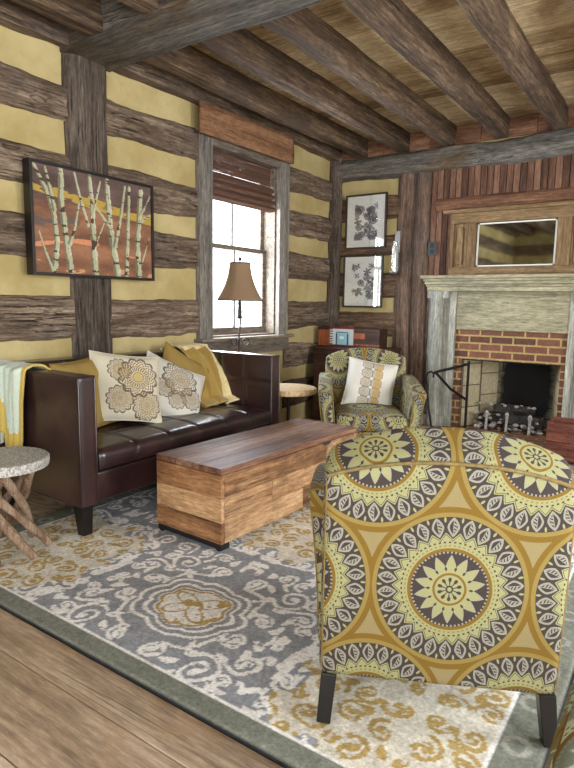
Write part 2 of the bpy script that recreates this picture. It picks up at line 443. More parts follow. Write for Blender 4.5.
M['mirror'] = mat_mirror()
def mat_brick(name, rot, c1, c2, mortar, soot=None, bw=.2, bh=.068, ms=.012, rough=.9):
    m, nt, b = newmat(name)
    br = nt.nodes.new('ShaderNodeTexBrick'); br.offset = .5
    nt.links.new(coords(nt, 'Object', (1, 1, 1), rot), br.inputs['Vector'])
    br.inputs['Scale'].default_value = 1; br.inputs['Brick Width'].default_value = bw; br.inputs['Row Height'].default_value = bh
    br.inputs['Mortar Size'].default_value = ms; br.inputs['Mortar Smooth'].default_value = .25; br.inputs['Bias'].default_value = 0
    br.inputs['Color1'].default_value = rgba(c1); br.inputs['Color2'].default_value = rgba(c2); br.inputs['Mortar'].default_value = rgba(mortar)
    n = X(noi(nt, coords(nt), 30, 5, .7))
    c = mixc(nt, .5, br.outputs['Color'], mixc(nt, ramp_x(nt, n, .3, .7), (.3, .3, .3, 1), (1.3, 1.25, 1.2, 1)), 'MULTIPLY')
    if soot:
        # a soot stain on the firebrick: densest around its own centre, ragged by noise
        sp = nt.nodes.new('ShaderNodeSeparateXYZ'); tc = nt.nodes.new('ShaderNodeTexCoord'); nt.links.new(tc.outputs['Object'], sp.inputs[0])
        dx = (X(sp.outputs[0])-soot[0])/soot[2]; dz = (X(sp.outputs[2])-soot[1])/soot[3]
        d = X.op('SQRT', dx*dx+dz*dz)+(X(noi(nt, coords(nt), 7, 4, .6))-.5)*.6
        c = mixc(nt, ramp_x(nt, 1.25-d, .0, .45), c, rgba((20, 18, 18)))
    nt.links.new(c, b.inputs['Base Color']); b.inputs['Roughness'].default_value = rough
    bump(nt, b, (1-X(br.outputs['Fac']))*1.0+n*.35, .8, .012); return m
M['brick'] = mat_brick('red_brick', (-PI/2, 0, 0), (88, 58, 48), (134, 88, 68), (178, 154, 100), bw=.215, bh=.076, ms=.010)
M['fbback'] = mat_brick('sooty_firebrick', (-PI/2, 0, 0), (186, 176, 146), (170, 160, 132), (96, 84, 66), soot=(-1.37, .42, .30, .6), bw=.23, bh=.118, ms=.006)
M['fbside'] = mat_brick('firebrick', (-PI/2, 0, -PI/2), (196, 184, 150), (176, 164, 134), (110, 96, 76), bw=.23, bh=.118, ms=.006)
M['hearth'] = mat_brick('hearth_brick', (0, 0, 0), (112, 66, 50), (140, 84, 62), (150, 134, 100), bw=.2, bh=.1)

def mat_bamboo():
    m, nt, b = newmat('bamboo_slats')
    f = X(noi(nt, coords(nt, 'Object', (1, .35, 25)), 6, 4, .7)); t = X(attr(nt, 'tint').outputs['Fac'])
    nt.links.new(ramp(nt, f*.6+t*.4, [(.25, (48, 32, 26)), (.5, (94, 66, 52)), (.75, (140, 106, 86))]), b.inputs['Base Color'])
    b.inputs['Roughness'].default_value = .6; b.inputs['Transmission Weight'].default_value = 0; return m
M['bamboo'] = mat_bamboo()
def mat_shade():
    m, nt, b = newmat('lamp_shade_silk'); nt.nodes.remove(b)
    d = nt.nodes.new('ShaderNodeBsdfDiffuse'); t = nt.nodes.new('ShaderNodeBsdfTranslucent'); mx = nt.nodes.new('ShaderNodeMixShader')
    d.inputs[0].default_value = rgba((158, 134, 108)); t.inputs[0].default_value = rgba((170, 136, 104)); mx.inputs[0].default_value = .3
    nt.links.new(d.outputs[0], mx.inputs[1]); nt.links.new(t.outputs[0], mx.inputs[2]); nt.links.new(mx.outputs[0], nt.nodes['Material Output'].inputs[0]); return m
M['shade'] = mat_shade()
M['mat'] = plain('mat_board', (228, 230, 222), .8)
M['pframe'] = plain('dark_frame', (62, 52, 44), .4, c2=(40, 34, 30), ns=20)
M['scallop'] = plain('carved_cream_wood', (206, 180, 134), .6, c2=(160, 126, 84), ns=40, bst=.5)
def mat_speckle():
    m, nt, b = newmat('speckled_top')
    n = X(noi(nt, coords(nt), 85, 4, .7)); n2 = X(noi(nt, coords(nt), 200, 2, .6))
    nt.links.new(ramp(nt, n*.7+n2*.3, [(.38, (96, 92, 88)), (.5, (176, 172, 166)), (.62, (226, 222, 214))]), b.inputs['Base Color'])
    b.inputs['Roughness'].default_value = .55; bump(nt, b, n, .5, .006); return m
M['speckle'] = mat_speckle()
M['carved'] = M['scallop']
# ------------------------------------------------------------ the setting
WX, WY, RX, BY, CZ = -3.5, 6.0, 2.0, -2.4, 3.07
def hewn(a0, a1, z0, z1, place, prot=.035, seed=0, step=.045, wob=.034, rough=.02):
    """hewn log face with ragged upper and lower edges; place(s, out, z) gives the point"""
    mb = MB(); n = max(4, int((a1-a0)/step))
    prof = [(-.05, 0), (.008, 0), (.75, .1), (1, .28), (1.05, .5), (1, .72), (.72, .9), (.008, 1), (-.05, 1)]
    def fn(u, v):
        s = a0+(a1-a0)*u
        k = v*(len(prof)-1); i = min(int(k), len(prof)-2); f = k-i
        o = prof[i][0]*(1-f)+prof[i+1][0]*f; t = prof[i][1]*(1-f)+prof[i+1][1]*f
        lo = z0+wob*nz(s*1.7, seed, 1)+.35*wob*nz(s*9, seed, 2); hi = z1+wob*nz(s*1.5, seed, 5)+.35*wob*nz(s*8, seed, 7)
        z = lo+(hi-lo)*t
        out = (o*prot if o > 0 else o)+(rough*nz(s*5, z*14, seed)+.5*rough*nz(s*16, z*40, seed) if o > .3 else 0)
        return place(s, out, z)
    mb.grid(fn, n, 24); m = len(mb.v)
    for e in (0, n):    # end caps
        ring = [j*(n+1)+e for j in range(25)]; mb.f.append(tuple(ring)); mb.t.append(.5)
    mb.t = [.5+.5*nz(seed*3.1, 2, 1)]*len(mb.f)
    return mb
left = lambda s, o, z: (WX+o, s, z)
far = lambda s, o, z: (s, WY-o, z)
back = lambda s, o, z: (s, BY+o, z)
right = lambda s, o, z: (RX-o, s, z)

fl = MB()
y = 1.045-.27*13; k = 0
while y < WY+.6:
    w = [.27, .25, .29, .26][k % 4] if False else .27
    fl.box((WX-.3, y+.002, -.06), (RX+.3, y+w-.002, 0), .5+.45*math.sin(k*2.3+1)); y += w; k += 1
struct('floor', fl, M['floor'], bevel=.002)
sub = MB().box((WX-.3, BY-.3, -.1), (RX+.3, WY+.9, -.062)); struct('floor_underlay', sub, M['black'])

# window in the left wall
WY0, WY1, WZ0, WZ1 = 3.86, 4.86, .95, 2.62
def wallbox(name, boxes, mat):
    mb = MB()
    for a, b in boxes: mb.box(a, b)
    return struct(name, mb, mat)
T = .16
wl = wallbox('wall_left', [((WX-T, BY-.2, 0), (WX, WY0, CZ+.1)), ((WX-T, WY1, 0), (WX, WY+.2, CZ+.1)),
     ((WX-T, WY0, 0), (WX, WY1, WZ0)), ((WX-T, WY0, WZ1), (WX, WY1, CZ+.1))], M['plaster'])
rows = [(.18, .47), (.60, .86), (1.02, 1.31), (1.54, 1.81), (1.985, 2.245), (2.435, 2.675)]
for i, (z0, z1) in enumerate(rows):
    for j, (a0, a1) in enumerate(((BY, 2.47), (2.76, 3.70), (5.01, 5.96))):
        jz = .012*math.sin(i*3+j*5)
        obj('log', hewn(a0, a1, z0+jz, z1+jz, left, .038, i*7+j*3), M['log'], wl, smooth=50)
obj('post', hewn(0, CZ-.16, 2.46, 2.81, lambda s, o, z: (WX+o*1.0, z, s), .055, 44, wob=.012, rough=.006), M['logz'], wl, smooth=50)
cp = MB(); cp.tube([(WX+.05, WY-.05, z*.1) for z in range(0, 30)], .078, 12, rough=.35); obj('corner_post', cp, M['logz'], wl, smooth=60)

wf = wallbox('wall_far', [((WX-T, WY, 0), (-1.90, WY+T, CZ+.1)), ((-.95, WY, 0), (RX+.2, WY+T, CZ+.1)), ((-1.90, WY, .76), (-.95, WY+T, CZ+.1))], M['plaster'])
for i, (z0, z1) in enumerate([(.0, .25), (.42, .68), (.93, 1.20), (1.36, 1.64), (1.83, 2.045), (2.215, 2.46)]):
    obj('log', hewn(-3.42, -2.66, z0, z1, far, .038, 90+i*5), M['logx'], wf, smooth=50)
obj('tie_log', hewn(-3.48, RX, 2.64, 2.89, far, .10, 133, wob=.03, rough=.02), M['beamx'], wf, smooth=50)
rb = MB()
for i, x in enumerate(np.arange(-3.4, RX, .52)): rb.box((x, WY-.02, 2.89), (x+.515, WY, CZ+.02), .3+.5*rng.random())
obj('rim_board', rb, M['redx'], wf)
for i, (x0, x1, p) in enumerate(((-2.685, -2.50, .06), (-2.488, -2.315, .05))):
    obj('post_board', hewn(0, 2.67, x0, x1, lambda s, o, z: (z, WY-o, s), p, 150+i, wob=.008, rough=.006), M['boardz'], wf, smooth=50)
bb = MB(); x = -2.31; i = 0
while x < .4:
    w = .062; lo = 1.5 if x < -2.09 else 2.34
    bb.box((x, WY-.03-.004*(i % 2), lo), (x+w-.006, WY, 2.67), .5+.45*math.sin(i*2.1)); x += w; i += 1
obj('backing_board', MB().box((-2.70, WY-.012, 0), (-2.28, WY-.002, 2.68)), M['logz'], wf)
obj('beadboard', bb, M['red'], wf, bevel=.003)
obj('ledger_board', hewn(-2.25, .4, 2.235, 2.385, far, .055, 171, wob=.006, rough=.006), M['redx'], wf, smooth=50)

# rear and right-hand walls, each with daylight openings (behind the camera)
def wall_openings(name, horiz, c0, c1, plane, opens, mat, t):
    bx_ = []; cur = c0
    for (a, b, z0, z1) in opens:
        for (p, q, r, s) in ((cur, a, 0, CZ+.1), (a, b, 0, z0), (a, b, z1, CZ+.1)):
            if q-p > .001 and s-r > .001: bx_.append((p, q, r, s))
        cur = b
    bx_.append((cur, c1, 0, CZ+.1))
    lo, hi = min(plane, plane+t), max(plane, plane+t)
    return wallbox(name, [((p, lo, r), (q, hi, s)) if horiz else ((lo, p, r), (hi, q, s)) for (p, q, r, s) in bx_], mat)
bo = [(-1.5, -.3, .7, 2.5), (.3, 1.5, .7, 2.5)]; ro = [(-1.6, -.4, .7, 2.5), (.3, 1.7, .1, 2.5), (2.7, 3.7, .7, 2.5)]
wb = wall_openings('wall_back', True, WX-T, RX+.2, BY, bo, M['plaster'], -T)
wr = wall_openings('wall_right', False, BY-.2, WY+.2, RX, ro, M['plaster'], T)
for i, (z0, z1) in enumerate(rows):
    for (a0, a1) in ((WX, -1.6),): obj('log', hewn(a0, a1, z0, z1, back, .035, 200+i, step=.15), M['logx'], wb, smooth=50)
    for (a0, a1) in ((3.8, WY),): obj('log', hewn(a0, a1, z0, z1, right, .035, 220+i, step=.15), M['log'], wr, smooth=50)

# ceiling, joists and beams
ce = MB(); y = BY-.2; i = 0
while y < WY+.2:
    w = .17+.05*rng.random(); ce.box((WX-T, y, CZ+.002*(i % 3)), (RX+.2, y+w-.004, CZ+.04), rng.random()); y += w; i += 1
cl = struct('ceiling', ce, M['ceil'])
rf = MB().box((WX-T, BY-.2, CZ+.05), (RX+.2, WY+.2, CZ+.09)); obj('roof_deck', rf, M['black'], cl)
def beam(axis, a0, a1, c0, c1, z0, z1, seed, step=.08, wob=.014):
    mb = MB(); n = int((a1-a0)/step)
    P = []
    for k in range(6): P.append((c0+(c1-c0)*k/5, z0))
    for k in range(1, 6): P.append((c1, z0+(z1-z0)*k/5))
    for k in range(1, 6): P.append((c1+(c0-c1)*k/5, z1))
    for k in range(1, 5): P.append((c0, z1+(z0-z1)*k/5))
    L = len(P); vs = []
    for i in range(n+1):
        s = a0+(a1-a0)*i/n
        ox = wob*.8*nz(s*.8, seed, 3); oz = wob*.5*nz(s*.7, seed, 9)
        for k, (c, z) in enumerate(P):
            cc = c+ox+wob*.7*nz(s*4, c*9+seed, z*9); zz = z+oz+wob*.7*nz(s*4, c*9+seed, z*9+5)
            if z > z1-.01: zz = z1
            vs.append((cc, s, zz) if axis == 'y' else (s, cc, zz))
    fs = [(i*L+k, i*L+(k+1) % L, (i+1)*L+(k+1) % L, (i+1)*L+k) for i in range(n) for k in range(L)]
    fs += [tuple(range(L)), tuple(n*L+k for k in range(L))]
    return mb.add(vs, fs, .5+.5*nz(seed*1.7, 4, 4))
for i, x in enumerate((-3.13, -2.64, -2.15, -1.63, -1.12, -.6, -.08, .45, .97, 1.5)):
    o = obj('joist', beam('y', 2.84, WY-.03, x-.055, x+.06, 2.885, CZ, i*3+1), M['joist'], cl, smooth=40)
    o = obj('joist', beam('y', BY, 2.46, x-.055, x+.06, 2.885, CZ, i*3+71), M['joist'], cl, smooth=40)
obj('cross_beam', beam('x', WX, RX, 2.45, 2.84, 2.865, CZ, 60, wob=.02), M['beamx'], cl, smooth=40)
obj('wall_plate', beam('y', BY, WY-.02, WX-.05, WX+.10, 2.885, CZ-.02, 63, wob=.03), M['log'], wl, smooth=40)

# window_1
win = MB()
fx = WX-.13
def rect_frame(mb, x0, x1, y0, y1, z0, z1, w, wb_=None):
    mb.box((x0, y0, z0), (x1, y0+w, z1)); mb.box((x0, y1-w, z0), (x1, y1, z1))
    mb.box((x0, y0+w, z1-w), (x1, y1-w, z1)); mb.box((x0, y0+w, z0), (x1, y1-w, z0+(wb_ or w)))
jb = MB(); jb.box((WX-T, WY0, WZ0), (WX+.0, WY0+.022, WZ1)); jb.box((WX-T, WY1-.022, WZ0), (WX, WY1, WZ1)); jb.box((WX-T, WY0, WZ1-.02), (WX, WY1, WZ1)); jb.box((WX-T-.03, WY0, WZ0), (WX, WY1, WZ0+.03))
w1 = struct('window_1', jb, M['greyy'])
for nm, xo, z0, z1, wb_ in (('upper_sash', -.03, 1.77, WZ1-.02, .045), ('lower_sash', 0, WZ0+.03, 1.815, .065)):
    s_ = MB(); rect_frame(s_, fx+xo-.015, fx+xo+.015, WY0+.022, WY1-.022, z0, z1, .042, wb_)
    ym = (WY0+WY1)/2; s_.box((fx+xo-.012, ym-.01, z0+wb_), (fx+xo+.012, ym+.01, z1-.04))
    so = obj(nm, s_, M['greyy'], w1, bevel=.003)
    g = MB().box((fx+xo-.003, WY0+.06, z0+.04), (fx+xo+.001, WY1-.06, z1-.04)); obj('pane', g, M['glass'], so)
cs = MB()
cs.box((WX+.002, 3.695, .93), (WX+.055, 3.86, 2.66), .35); obj('casing', cs, M['grey'], w1, bevel=.006)
cs = MB(); cs.box((WX+.002, 4.855, .93), (WX+.055, 5.02, 2.70), .6); obj('casing', cs, M['grey'], w1, bevel=.006)
cs = MB(); cs.box((WX+.002, 3.86, 2.60), (WX+.05, 4.855, 2.70), .4); obj('head_casing', cs, M['greyy'], w1, bevel=.006)
cs = MB(); cs.box((WX-.09, 3.67, .935), (WX+.10, 5.08, .965), .7); obj('sill', cs, M['greyy'], w1, bevel=.006)
cs = MB(); cs.box((WX+.002, 3.70, .80), (WX+.05, 5.05, .93), .3); obj('apron', cs, M['greyy'], w1, bevel=.006)

v = thing('valance_board', 'red-brown plank valance nailed across the top of the window', 'valance', (WX+.06, 4.36, 2.64))
vb = MB()
def vfn(u, w_):
    yy = -.72+1.34*u; return (.05+.004*nz(yy*4, w_*3), yy, .245*w_+(.008*nz(yy*3, 4) if w_ < .5 else .006*nz(yy*3, 9))+.02*u)
vb.grid(vfn, 30, 6, flip=False); obj('plank', vb, M['valance'], v, smooth=30, solid=.03)

b_ = thing('bamboo_roman_shade', 'reddish-brown woven bamboo roman shade half raised in the window', 'window shade', (WX-.02, 4.36, 2.17))
sl = MB()
def slat(zc, xo, i): 
    dy = .003*nz(i*.7, 3); sl.tube([(xo+.0008*nz(i, k), -.475+.95*k/6+dy, zc+.0012*nz(i*1.3, k*.8)) for k in range(7)], .0038, 5, .5+.5*nz(i*1.9, .5), sq=.8)
for i in range(46): slat(.238+i*.0056+.02, -.035+.0*i, i)
obj('flat_panel', sl, M['bamboo'], b_, smooth=60)
for f in range(4):
    sl = MB()
    for i in range(20):
        a = i/19*PI; slat(.25-f*.060-.065*math.sin(a*.5)*.9, -.035+.055*math.sin(a)*(1+.25*f)*.8, i+f*20)
    obj('fold', sl, M['bamboo'], b_, smooth=60)
cd = MB()
for yy in (-.3, .3): obj('cord', MB().tube([(-.03, yy, .45), (-.028, yy+.01, .02)], .0015, 5), M['bamboo'], b_)

# ------------------------------------------------------------ fireplace
FX = 5.985
fp = thing('fireplace', 'brick fireplace with a grey-green weathered wood mantel', 'fireplace', (0, 0, 0))
sur = MB()
sur.box((-2.0, FX-.045, 0), (-1.895, FX, 1.07)); sur.box((-.955, FX-.045, 0), (-.85, FX, 1.07)); sur.box((-1.895, FX-.045, .745), (-.955, FX, 1.07))
obj('brick_surround', sur, M['brick'], fp)
lt = MB().box((-1.90, FX-.04, .735), (-.95, WY+.15, .75)); obj('lintel', lt, M['iron'], fp)
mm = MB(); FB = WY+.50
mm.add([(-1.66, FB, 0), (-1.08, FB, 0), (-1.08, FB, .8), (-1.66, FB, .8)], [(0, 1, 2, 3)])
obj('firebox_back', mm, M['fbback'], fp, solid=.03)
for sx, (xa, xb) in ((0, (-1.90, -1.66)), (1, (-.95, -1.08))):
    mm = MB(); mm.add([(xa, WY-.02, 0), (xb, FB, 0), (xb, FB, .8), (xa, WY-.02, .8)], [(0, 1, 2, 3)])
    obj('firebox_side', mm, M['fbside'], fp, solid=.02)
mm = MB().box((-1.9, WY, .8), (-.95, FB+.02, .83)); obj('firebox_top', mm, M['char'], fp)
mm = MB().box((-2.3, 5.42, .001), (-.55, FX-.045, .03)).box((-1.88, FX-.045, .001), (-.96, FB, .03)); obj('hearth', mm, M['hearth'], fp, bevel=.004)
# mantel pieces
def bxo(name, a, b, mat, par, t=.5, bev=.004): return obj(name, MB().box(a, b, t), mat, par, bevel=bev)
sh = MB(); sh.box((-2.30, 5.72, 1.555), (-.58, 5.995, 1.585), .7); obj('mantel_shelf', sh, M['mantelx'], fp, bevel=.006)
mo = MB()
for k, (yy, z0, z1) in enumerate(((5.755, 1.53, 1.555), (5.79, 1.50, 1.53), (5.82, 1.475, 1.50), (5.845, 1.43, 1.475))):
    mo.box((-2.28+.004*k, yy, z0), (-.60-.004*k, 5.995, z1), .4+.1*k)
obj('cornice', mo, M['mantelx'], fp, bevel=.004)
for s0, nm in ((-2.255, 1), (-.84, -1)):
    pl = MB(); x0 = s0; 
    pl.box((x0, 5.90, 0), (x0+.215, 5.995, 1.43), .5)
    for q in range(12):
        pass
    pl.tube([(x0+.10, 5.885, 0), (x0+.10, 5.885, 1.0), (x0+.10, 5.885, 1.43)], .072, 16, .6)
    pl.box((x0-.005, 5.84, 0), (x0+.22, 5.99, .14), .4); pl.box((x0-.005, 5.845, 1.36), (x0+.22, 5.99, 1.43), .6)
    obj('pilaster', pl, M['mantelz'], fp, smooth=40, bevel=.003)
for x0 in (-2.04, -.91):
    obj('inner_trim', MB().box((x0, 5.90, 0), (x0+.07, 5.95, 1.43), .75), M['mantelz'], fp, bevel=.005)
obj('frieze', MB().box((-1.97, 5.915, 1.045), (-.91, 5.95, 1.43), .5), M['mantelx'], fp, bevel=.004)
# overmantel made from an old panelled door laid along the wall
om = thing('overmantel_panel', 'brown weathered panelled overmantel standing on the mantel shelf', 'overmantel', (-1.44, 5.9, 1.587))
L = lambda a, b, t=.5: MB().box((a[0]+1.44, a[1]-5.9, a[2]-1.587), (b[0]+1.44, b[1]-5.9, b[2]-1.587), t)
obj('top_rail', L((-2.07, 5.90, 2.10), (-.80, 5.955, 2.20)), M['overx'], om, bevel=.004)
obj('cap', L((-2.14, 5.86, 2.20), (-.74, 5.965, 2.235), .8), M['overx'], om, bevel=.006)
obj('bottom_rail', L((-2.07, 5.90, 1.588), (-.80, 5.955, 1.67), .4), M['overx'], om, bevel=.004)
for x0, x1 in ((-2.07, -2.035), (-1.92, -1.81), (-1.07, -.95), (-.83, -.80)):
    obj('stile', L((x0, 5.90, 1.67), (x1, 5.955, 2.10), .5+x0*.1), M['overz'], om, bevel=.004)
for x0, x1 in ((-2.035, -1.92), (-.95, -.83)):
    pb = L((x0, 5.932, 1.67), (x1, 5.95, 2.10), .6); pb.box((x0+1.44+.025, .022, 1.70-1.587), (x1+1.44-.025, .035, 2.07-1.587), .8)
    obj('raised_panel', pb, M['overz'], om, bevel=.005)
mi = MB(); mi.box((-1.805+1.44, .035, 1.675-1.587), (-1.075+1.44, .042, 2.095-1.587)); mo_ = obj('mirror', mi, M['mirror'], om)
mf = MB()
for (a, b) in (((-.365, .028, .088), (-.35, .036, .508)), ((.35, .028, .088), (.365, .036, .508)), ((-.365, .028, .088), (.365, .036, .10)), ((-.365, .028, .496), (.365, .036, .508))): mf.box(a, b)
obj('mirror_bead', mf, M['mat'], mo_)

# things in the firebox
an = None
for i, x in enumerate((-1.62, -1.42, -1.2)):
    t = thing('andiron', ['iron andiron post at the left of the ashes', 'iron andiron post in the middle of the ashes', 'iron andiron post at the right of the ashes'][i], 'andiron', (x, 5.99, .031), group='andirons in the firebox')
    a = MB(); a.tube([(0, 0, 0), (0, 0, .1), (0, 0, .16)], [.018, .012, .016], 8); a.lathe([(.0, .15), (.018, .165), (.02, .18), (.012, .195), (0, .2)], n=10); obj('post', a, M['ash'], t, smooth=60)
    a = MB(); a.bar((0, .012, .07), (0, .34, .07), .02, .02); a.bar((0, .33, 0), (0, .33, .07), .02, .02); a.bar((-.05, 0, .0), (.0, 0, .03), .015, .015); a.bar((.05, 0, .0), (0, 0, .03), .015, .015); obj('log_bar', a, M['iron'], t)
for i, (x0, y0, z0, x1, y1, z1, r) in enumerate(((-1.72, 6.12, .135, -1.1, 6.10, .14, .05), (-1.66, 6.26, .135, -1.15, 6.25, .135, .05), (-1.6, 6.17, .225, -1.2, 6.2, .235, .045))):
    a = MB(); n = 14
    a.tube([(x0+(x1-x0)*k/n, y0+(y1-y0)*k/n+.01*nz(k, i), z0+(z1-z0)*k/n+.008*nz(k, i, 4)) for k in range(n+1)], [r*(1+.25*nz(k*.9, i, 8)) for k in range(n+1)], 10, rough=.6)
    tag(obj('charred_log', a, M['char'], smooth=50), ['charred log lying lowest at the front of the firebox', 'charred log lying behind in the firebox', 'charred log resting on top of the other two'][i], 'log', 'burnt logs in the firebox')
ah = MB()
for i in range(70):
    x = -1.75+.68*rng.random(); yy = 6.03+.3*rng.random(); r = .012+.022*rng.random(); z = .035+(.25*rng.random() if i % 2 else .01)
    if z > .06: yy = 6.02+.05*rng.random()
    if z > .19: yy = 6.13+.06*rng.random(); z = .27
    vs = []
    ah.lathe([(0, -r*.6), (r*.8, -r*.3), (r, .1*r), (r*.6, r*.6), (0, r*.7)], (x, yy, z), 7, mod=lambda a, q: 1+.4*nz(a*1.2, i, q*50))
o = obj('ash_flakes', ah, M['ash']); tag(o, 'flakes and lumps of white ash over the burnt logs', 'ash'); o['kind'] = 'stuff'

cr = thing('fireplace_crane', 'black wrought-iron swinging crane at the left side of the firebox', 'fireplace crane', (-1.80, 5.88, .031))
obj('upright', MB().tube([(0, 0, 0), (0, 0, .70)], .014, 8), M['iron'], cr, smooth=60)
obj('arm', MB().tube([(0, 0, .67), (-.12, -.14, .63), (-.22, -.26, .60), (-.25, -.29, .585)], .014, 8), M['iron'], cr, smooth=60)
obj('brace', MB().tube([(-.235, -.27, .58), (-.13, -.14, .42), (0, 0, .30)], .014, 8), M['iron'], cr, smooth=60)
pk = thing('fire_poker', 'thin iron poker with a looped handle hanging from the crane arm', 'poker', (-2.06, 5.57, .04))
a = MB(); hk = [(0+.02, 0, .0), (-.02, 0, .2), (-.05, 0, .42), (-.065, .0, .53), (-.05, 0, .575), (-.015, 0, .59), (.01, 0, .57), (.01, 0, .53)]
obj('shaft', a.tube(hk, .010, 8), M['iron'], pk, smooth=60)

ct = thing('wooden_crate', 'dark red-brown open wooden crate on the hearth, cut by the right edge', 'crate', (-.62, 5.28, .031))
c_ = MB(); w, d, h = .27, .16, .31
for z0, z1 in ((0, .15), (.155, h)):
    c_.box((-w, -d, z0), (w, -d+.018, z1), .3+z0); c_.box((-w, d-.018, z0), (w, d, z1), .6); c_.box((-w, -d+.018, z0), (-w+.018, d-.018, z1), .7-z0); c_.box((w-.018, -d+.018, z0), (w, d-.018, z1), .4)
obj('sides', c_, M['crate'], ct, bevel=.003); obj('bottom', MB().box((-w+.018, -d+.018, 0), (w-.018, d-.018, .015)), M['crate'], ct)

# ------------------------------------------------------------ wall things
ou = thing('wall_outlet', 'dark two-socket outlet plate on the reddish boards by the mantel', 'outlet', (-2.27, WY-.058, 1.87))
obj('plate', MB().box((-.045, -.006, -.07), (.045, 0, .07)), M['outlet'], ou, bevel=.004)
for z in (-.03, .03): obj('socket', MB().box((-.022, -.009, z-.022), (.022, -.006, z+.022)), M['outlet_d'], ou, bevel=.003)
sc = thing('candle_sconce', 'pewter wall sconce with a white candle in a glass chimney', 'sconce', (-2.66, WY-.06, 1.62))
obj('back_plate', MB().box((-.03, -.004, 0), (.03, -.001, .45)), M['pewter'], sc, bevel=.002)
obj('cup', MB().lathe([(.02, -.03), (.05, -.01), (.062, .01), (.06, .02), (.02, .015)], (0, -.07, 0), 20), M['pewter'], sc, smooth=50)
obj('candle', MB().lathe([(.022, .015), (.022, .24), (.0, .245)], (0, -.07, 0), 16), M['candle'], sc, smooth=50)
obj('glass_chimney', MB().lathe([(.04, .02), (.045, .1), (.042, .25), (.036, .34)], (0, -.07, 0), 20), M['pglass'], sc, smooth=60)

# birch painting
PY = 2.60
pt = thing('birch_painting', 'wide painting of pale birch trunks on rust and yellow ground in a black frame', 'painting', (WX+.04, 2.628, 1.785))
PW, PH = 1.00, .70
fr = MB()
for a, b in (((0, -PW/2, -PH/2), (.075, -PW/2+.018, PH/2)), ((0, PW/2-.018, -PH/2), (.075, PW/2, PH/2)), ((0, -PW/2+.018, PH/2-.018), (.075, PW/2-.018, PH/2)), ((0, -PW/2+.018, -PH/2), (.075, PW/2-.018, -PH/2+.018))): fr.box(a, b)
obj('frame', fr, M['black'], pt, bevel=.002)
nu, nv = 300, 190
cm = MB(); cm.grid(lambda u, v: (.06, -PW/2+.018+(PW-.036)*u, -PH/2+.018+(PH-.036)*v), nu, nv)
U, V = np.meshgrid(np.linspace(0, 1, nu+1), np.linspace(0, 1, nv+1)); U = U.ravel(); V = V.ravel()
def npn(u, v, s, seed=0):
    return np.array([noise.fractal(Vector((a*s, b*s, seed)), 1.0, 2.0, 4) for a, b in zip(u, v)])
n1 = npn(U, V*2.2, 3, 1); n2 = npn(U*.8, V*3, 7, 2); 
C_ = np.zeros((len(U), 3))
def put(mask, c): C_[mask] = lin(c)
base = .5+.9*n1; A_ = np.array(lin((108, 74, 56))); B_ = np.array(lin((150, 106, 78))); D_ = np.array(lin((78, 62, 56))); 
C_[:] = A_+(B_-A_)*np.clip(base, 0, 1)[:, None]
top = np.clip((V+.12*n2-.60)*6, 0, 1)[:, None]; C_[:] = C_*(1-top)+top*(D_+(np.array(lin((104, 84, 78)))-D_)*np.clip(base, 0, 1)[:, None])
yb = .795-.17*U+.02*n2; ye = .045+.02*n1
put((np.abs(V-yb) < ye+.012*n2) & (n2+.25*np.sin(U*40) > -.38), (170, 142, 66))
put((np.abs(V-(.26+.05*np.sin(U*5)))+.05*n1 < .012), (196, 130, 96)); put((np.abs(V-.47-.08*U)+.06*n2 < .02) & (U < .35), (96, 84, 80))
put((V < .10+.06*n2) & (n1 > .1), (190, 140, 100))
def trunk(pts, w0, w1, tw=.0):
    pts = np.array(pts); k = 60; tt = np.linspace(0, 1, len(pts)); t = np.linspace(0, 1, k)
    px = np.interp(t, tt, pts[:, 0]); py = np.interp(t, tt, pts[:, 1]); w = np.interp(t, [0, 1], [w0*1.15, w1*1.25])
    best = np.full(len(U), 9.); sg = np.zeros(len(U))
    for a, b, ww in zip(px, py, w):
        d = np.hypot((U-a)*1.55, V-b)/ww; m = d < best; best[m] = d[m]; sg[m] = ((U-a)*1.55/ww)[m]
    m = best+.35*n2 < 1
    put(m & (sg > -2), (164, 164, 134)); put(m & (sg+.5*n1 < -.4), (108, 104, 84)); put(m & (n2 > .33), (70, 56, 46)); put(m & (sg > .35) & (n1 > .1), (186, 182, 156))
T_ = [([(.02, .98), (.10, .78), (.155, .55), (.17, .3), (.14, .02)], .016, .03), ([(.10, .97), (.13, .8), (.16, .6)], .014, .02), ([(.04, .38), (.08, .2), (.13, .02)], .007, .016),
      ([(.215, .97), (.21, .7), (.235, .4), (.27, .02)], .028, .032), ([(.35, .7), (.31, .45), (.27, .3)], .01, .018), ([(.32, .98), (.36, .75), (.42, .5)], .012, .016),
      ([(.44, .98), (.46, .7), (.46, .4), (.47, .02)], .02, .036), ([(.53, .95), (.49, .75), (.46, .6)], .010, .014), ([(.56, .55), (.5, .38), (.46, .25)], .008, .014),
      ([(.59, .97), (.60, .7), (.62, .4), (.67, .02)], .028, .036), ([(.43, .78), (.53, .63), (.61, .5)], .007, .014), ([(.75, .95), (.71, .65), (.65, .32)], .014, .022),
      ([(.79, .95), (.77, .5), (.75, .02)], .018, .026), ([(.90, .95), (.88, .6), (.86, .35), (.87, .02)], .030, .036), ([(.99, .9), (.93, .75), (.89, .68)], .010, .016), ([(1.0, .7), (.93, .65), (.89, .6)], .012, .018), ([(.98, .45), (.9, .15)], .006, .01)]
for tr in T_: trunk(*tr)
cme = cm.mesh('canvas'); paint(cme, C_); obj('canvas', cme, M['canvas'], pt)

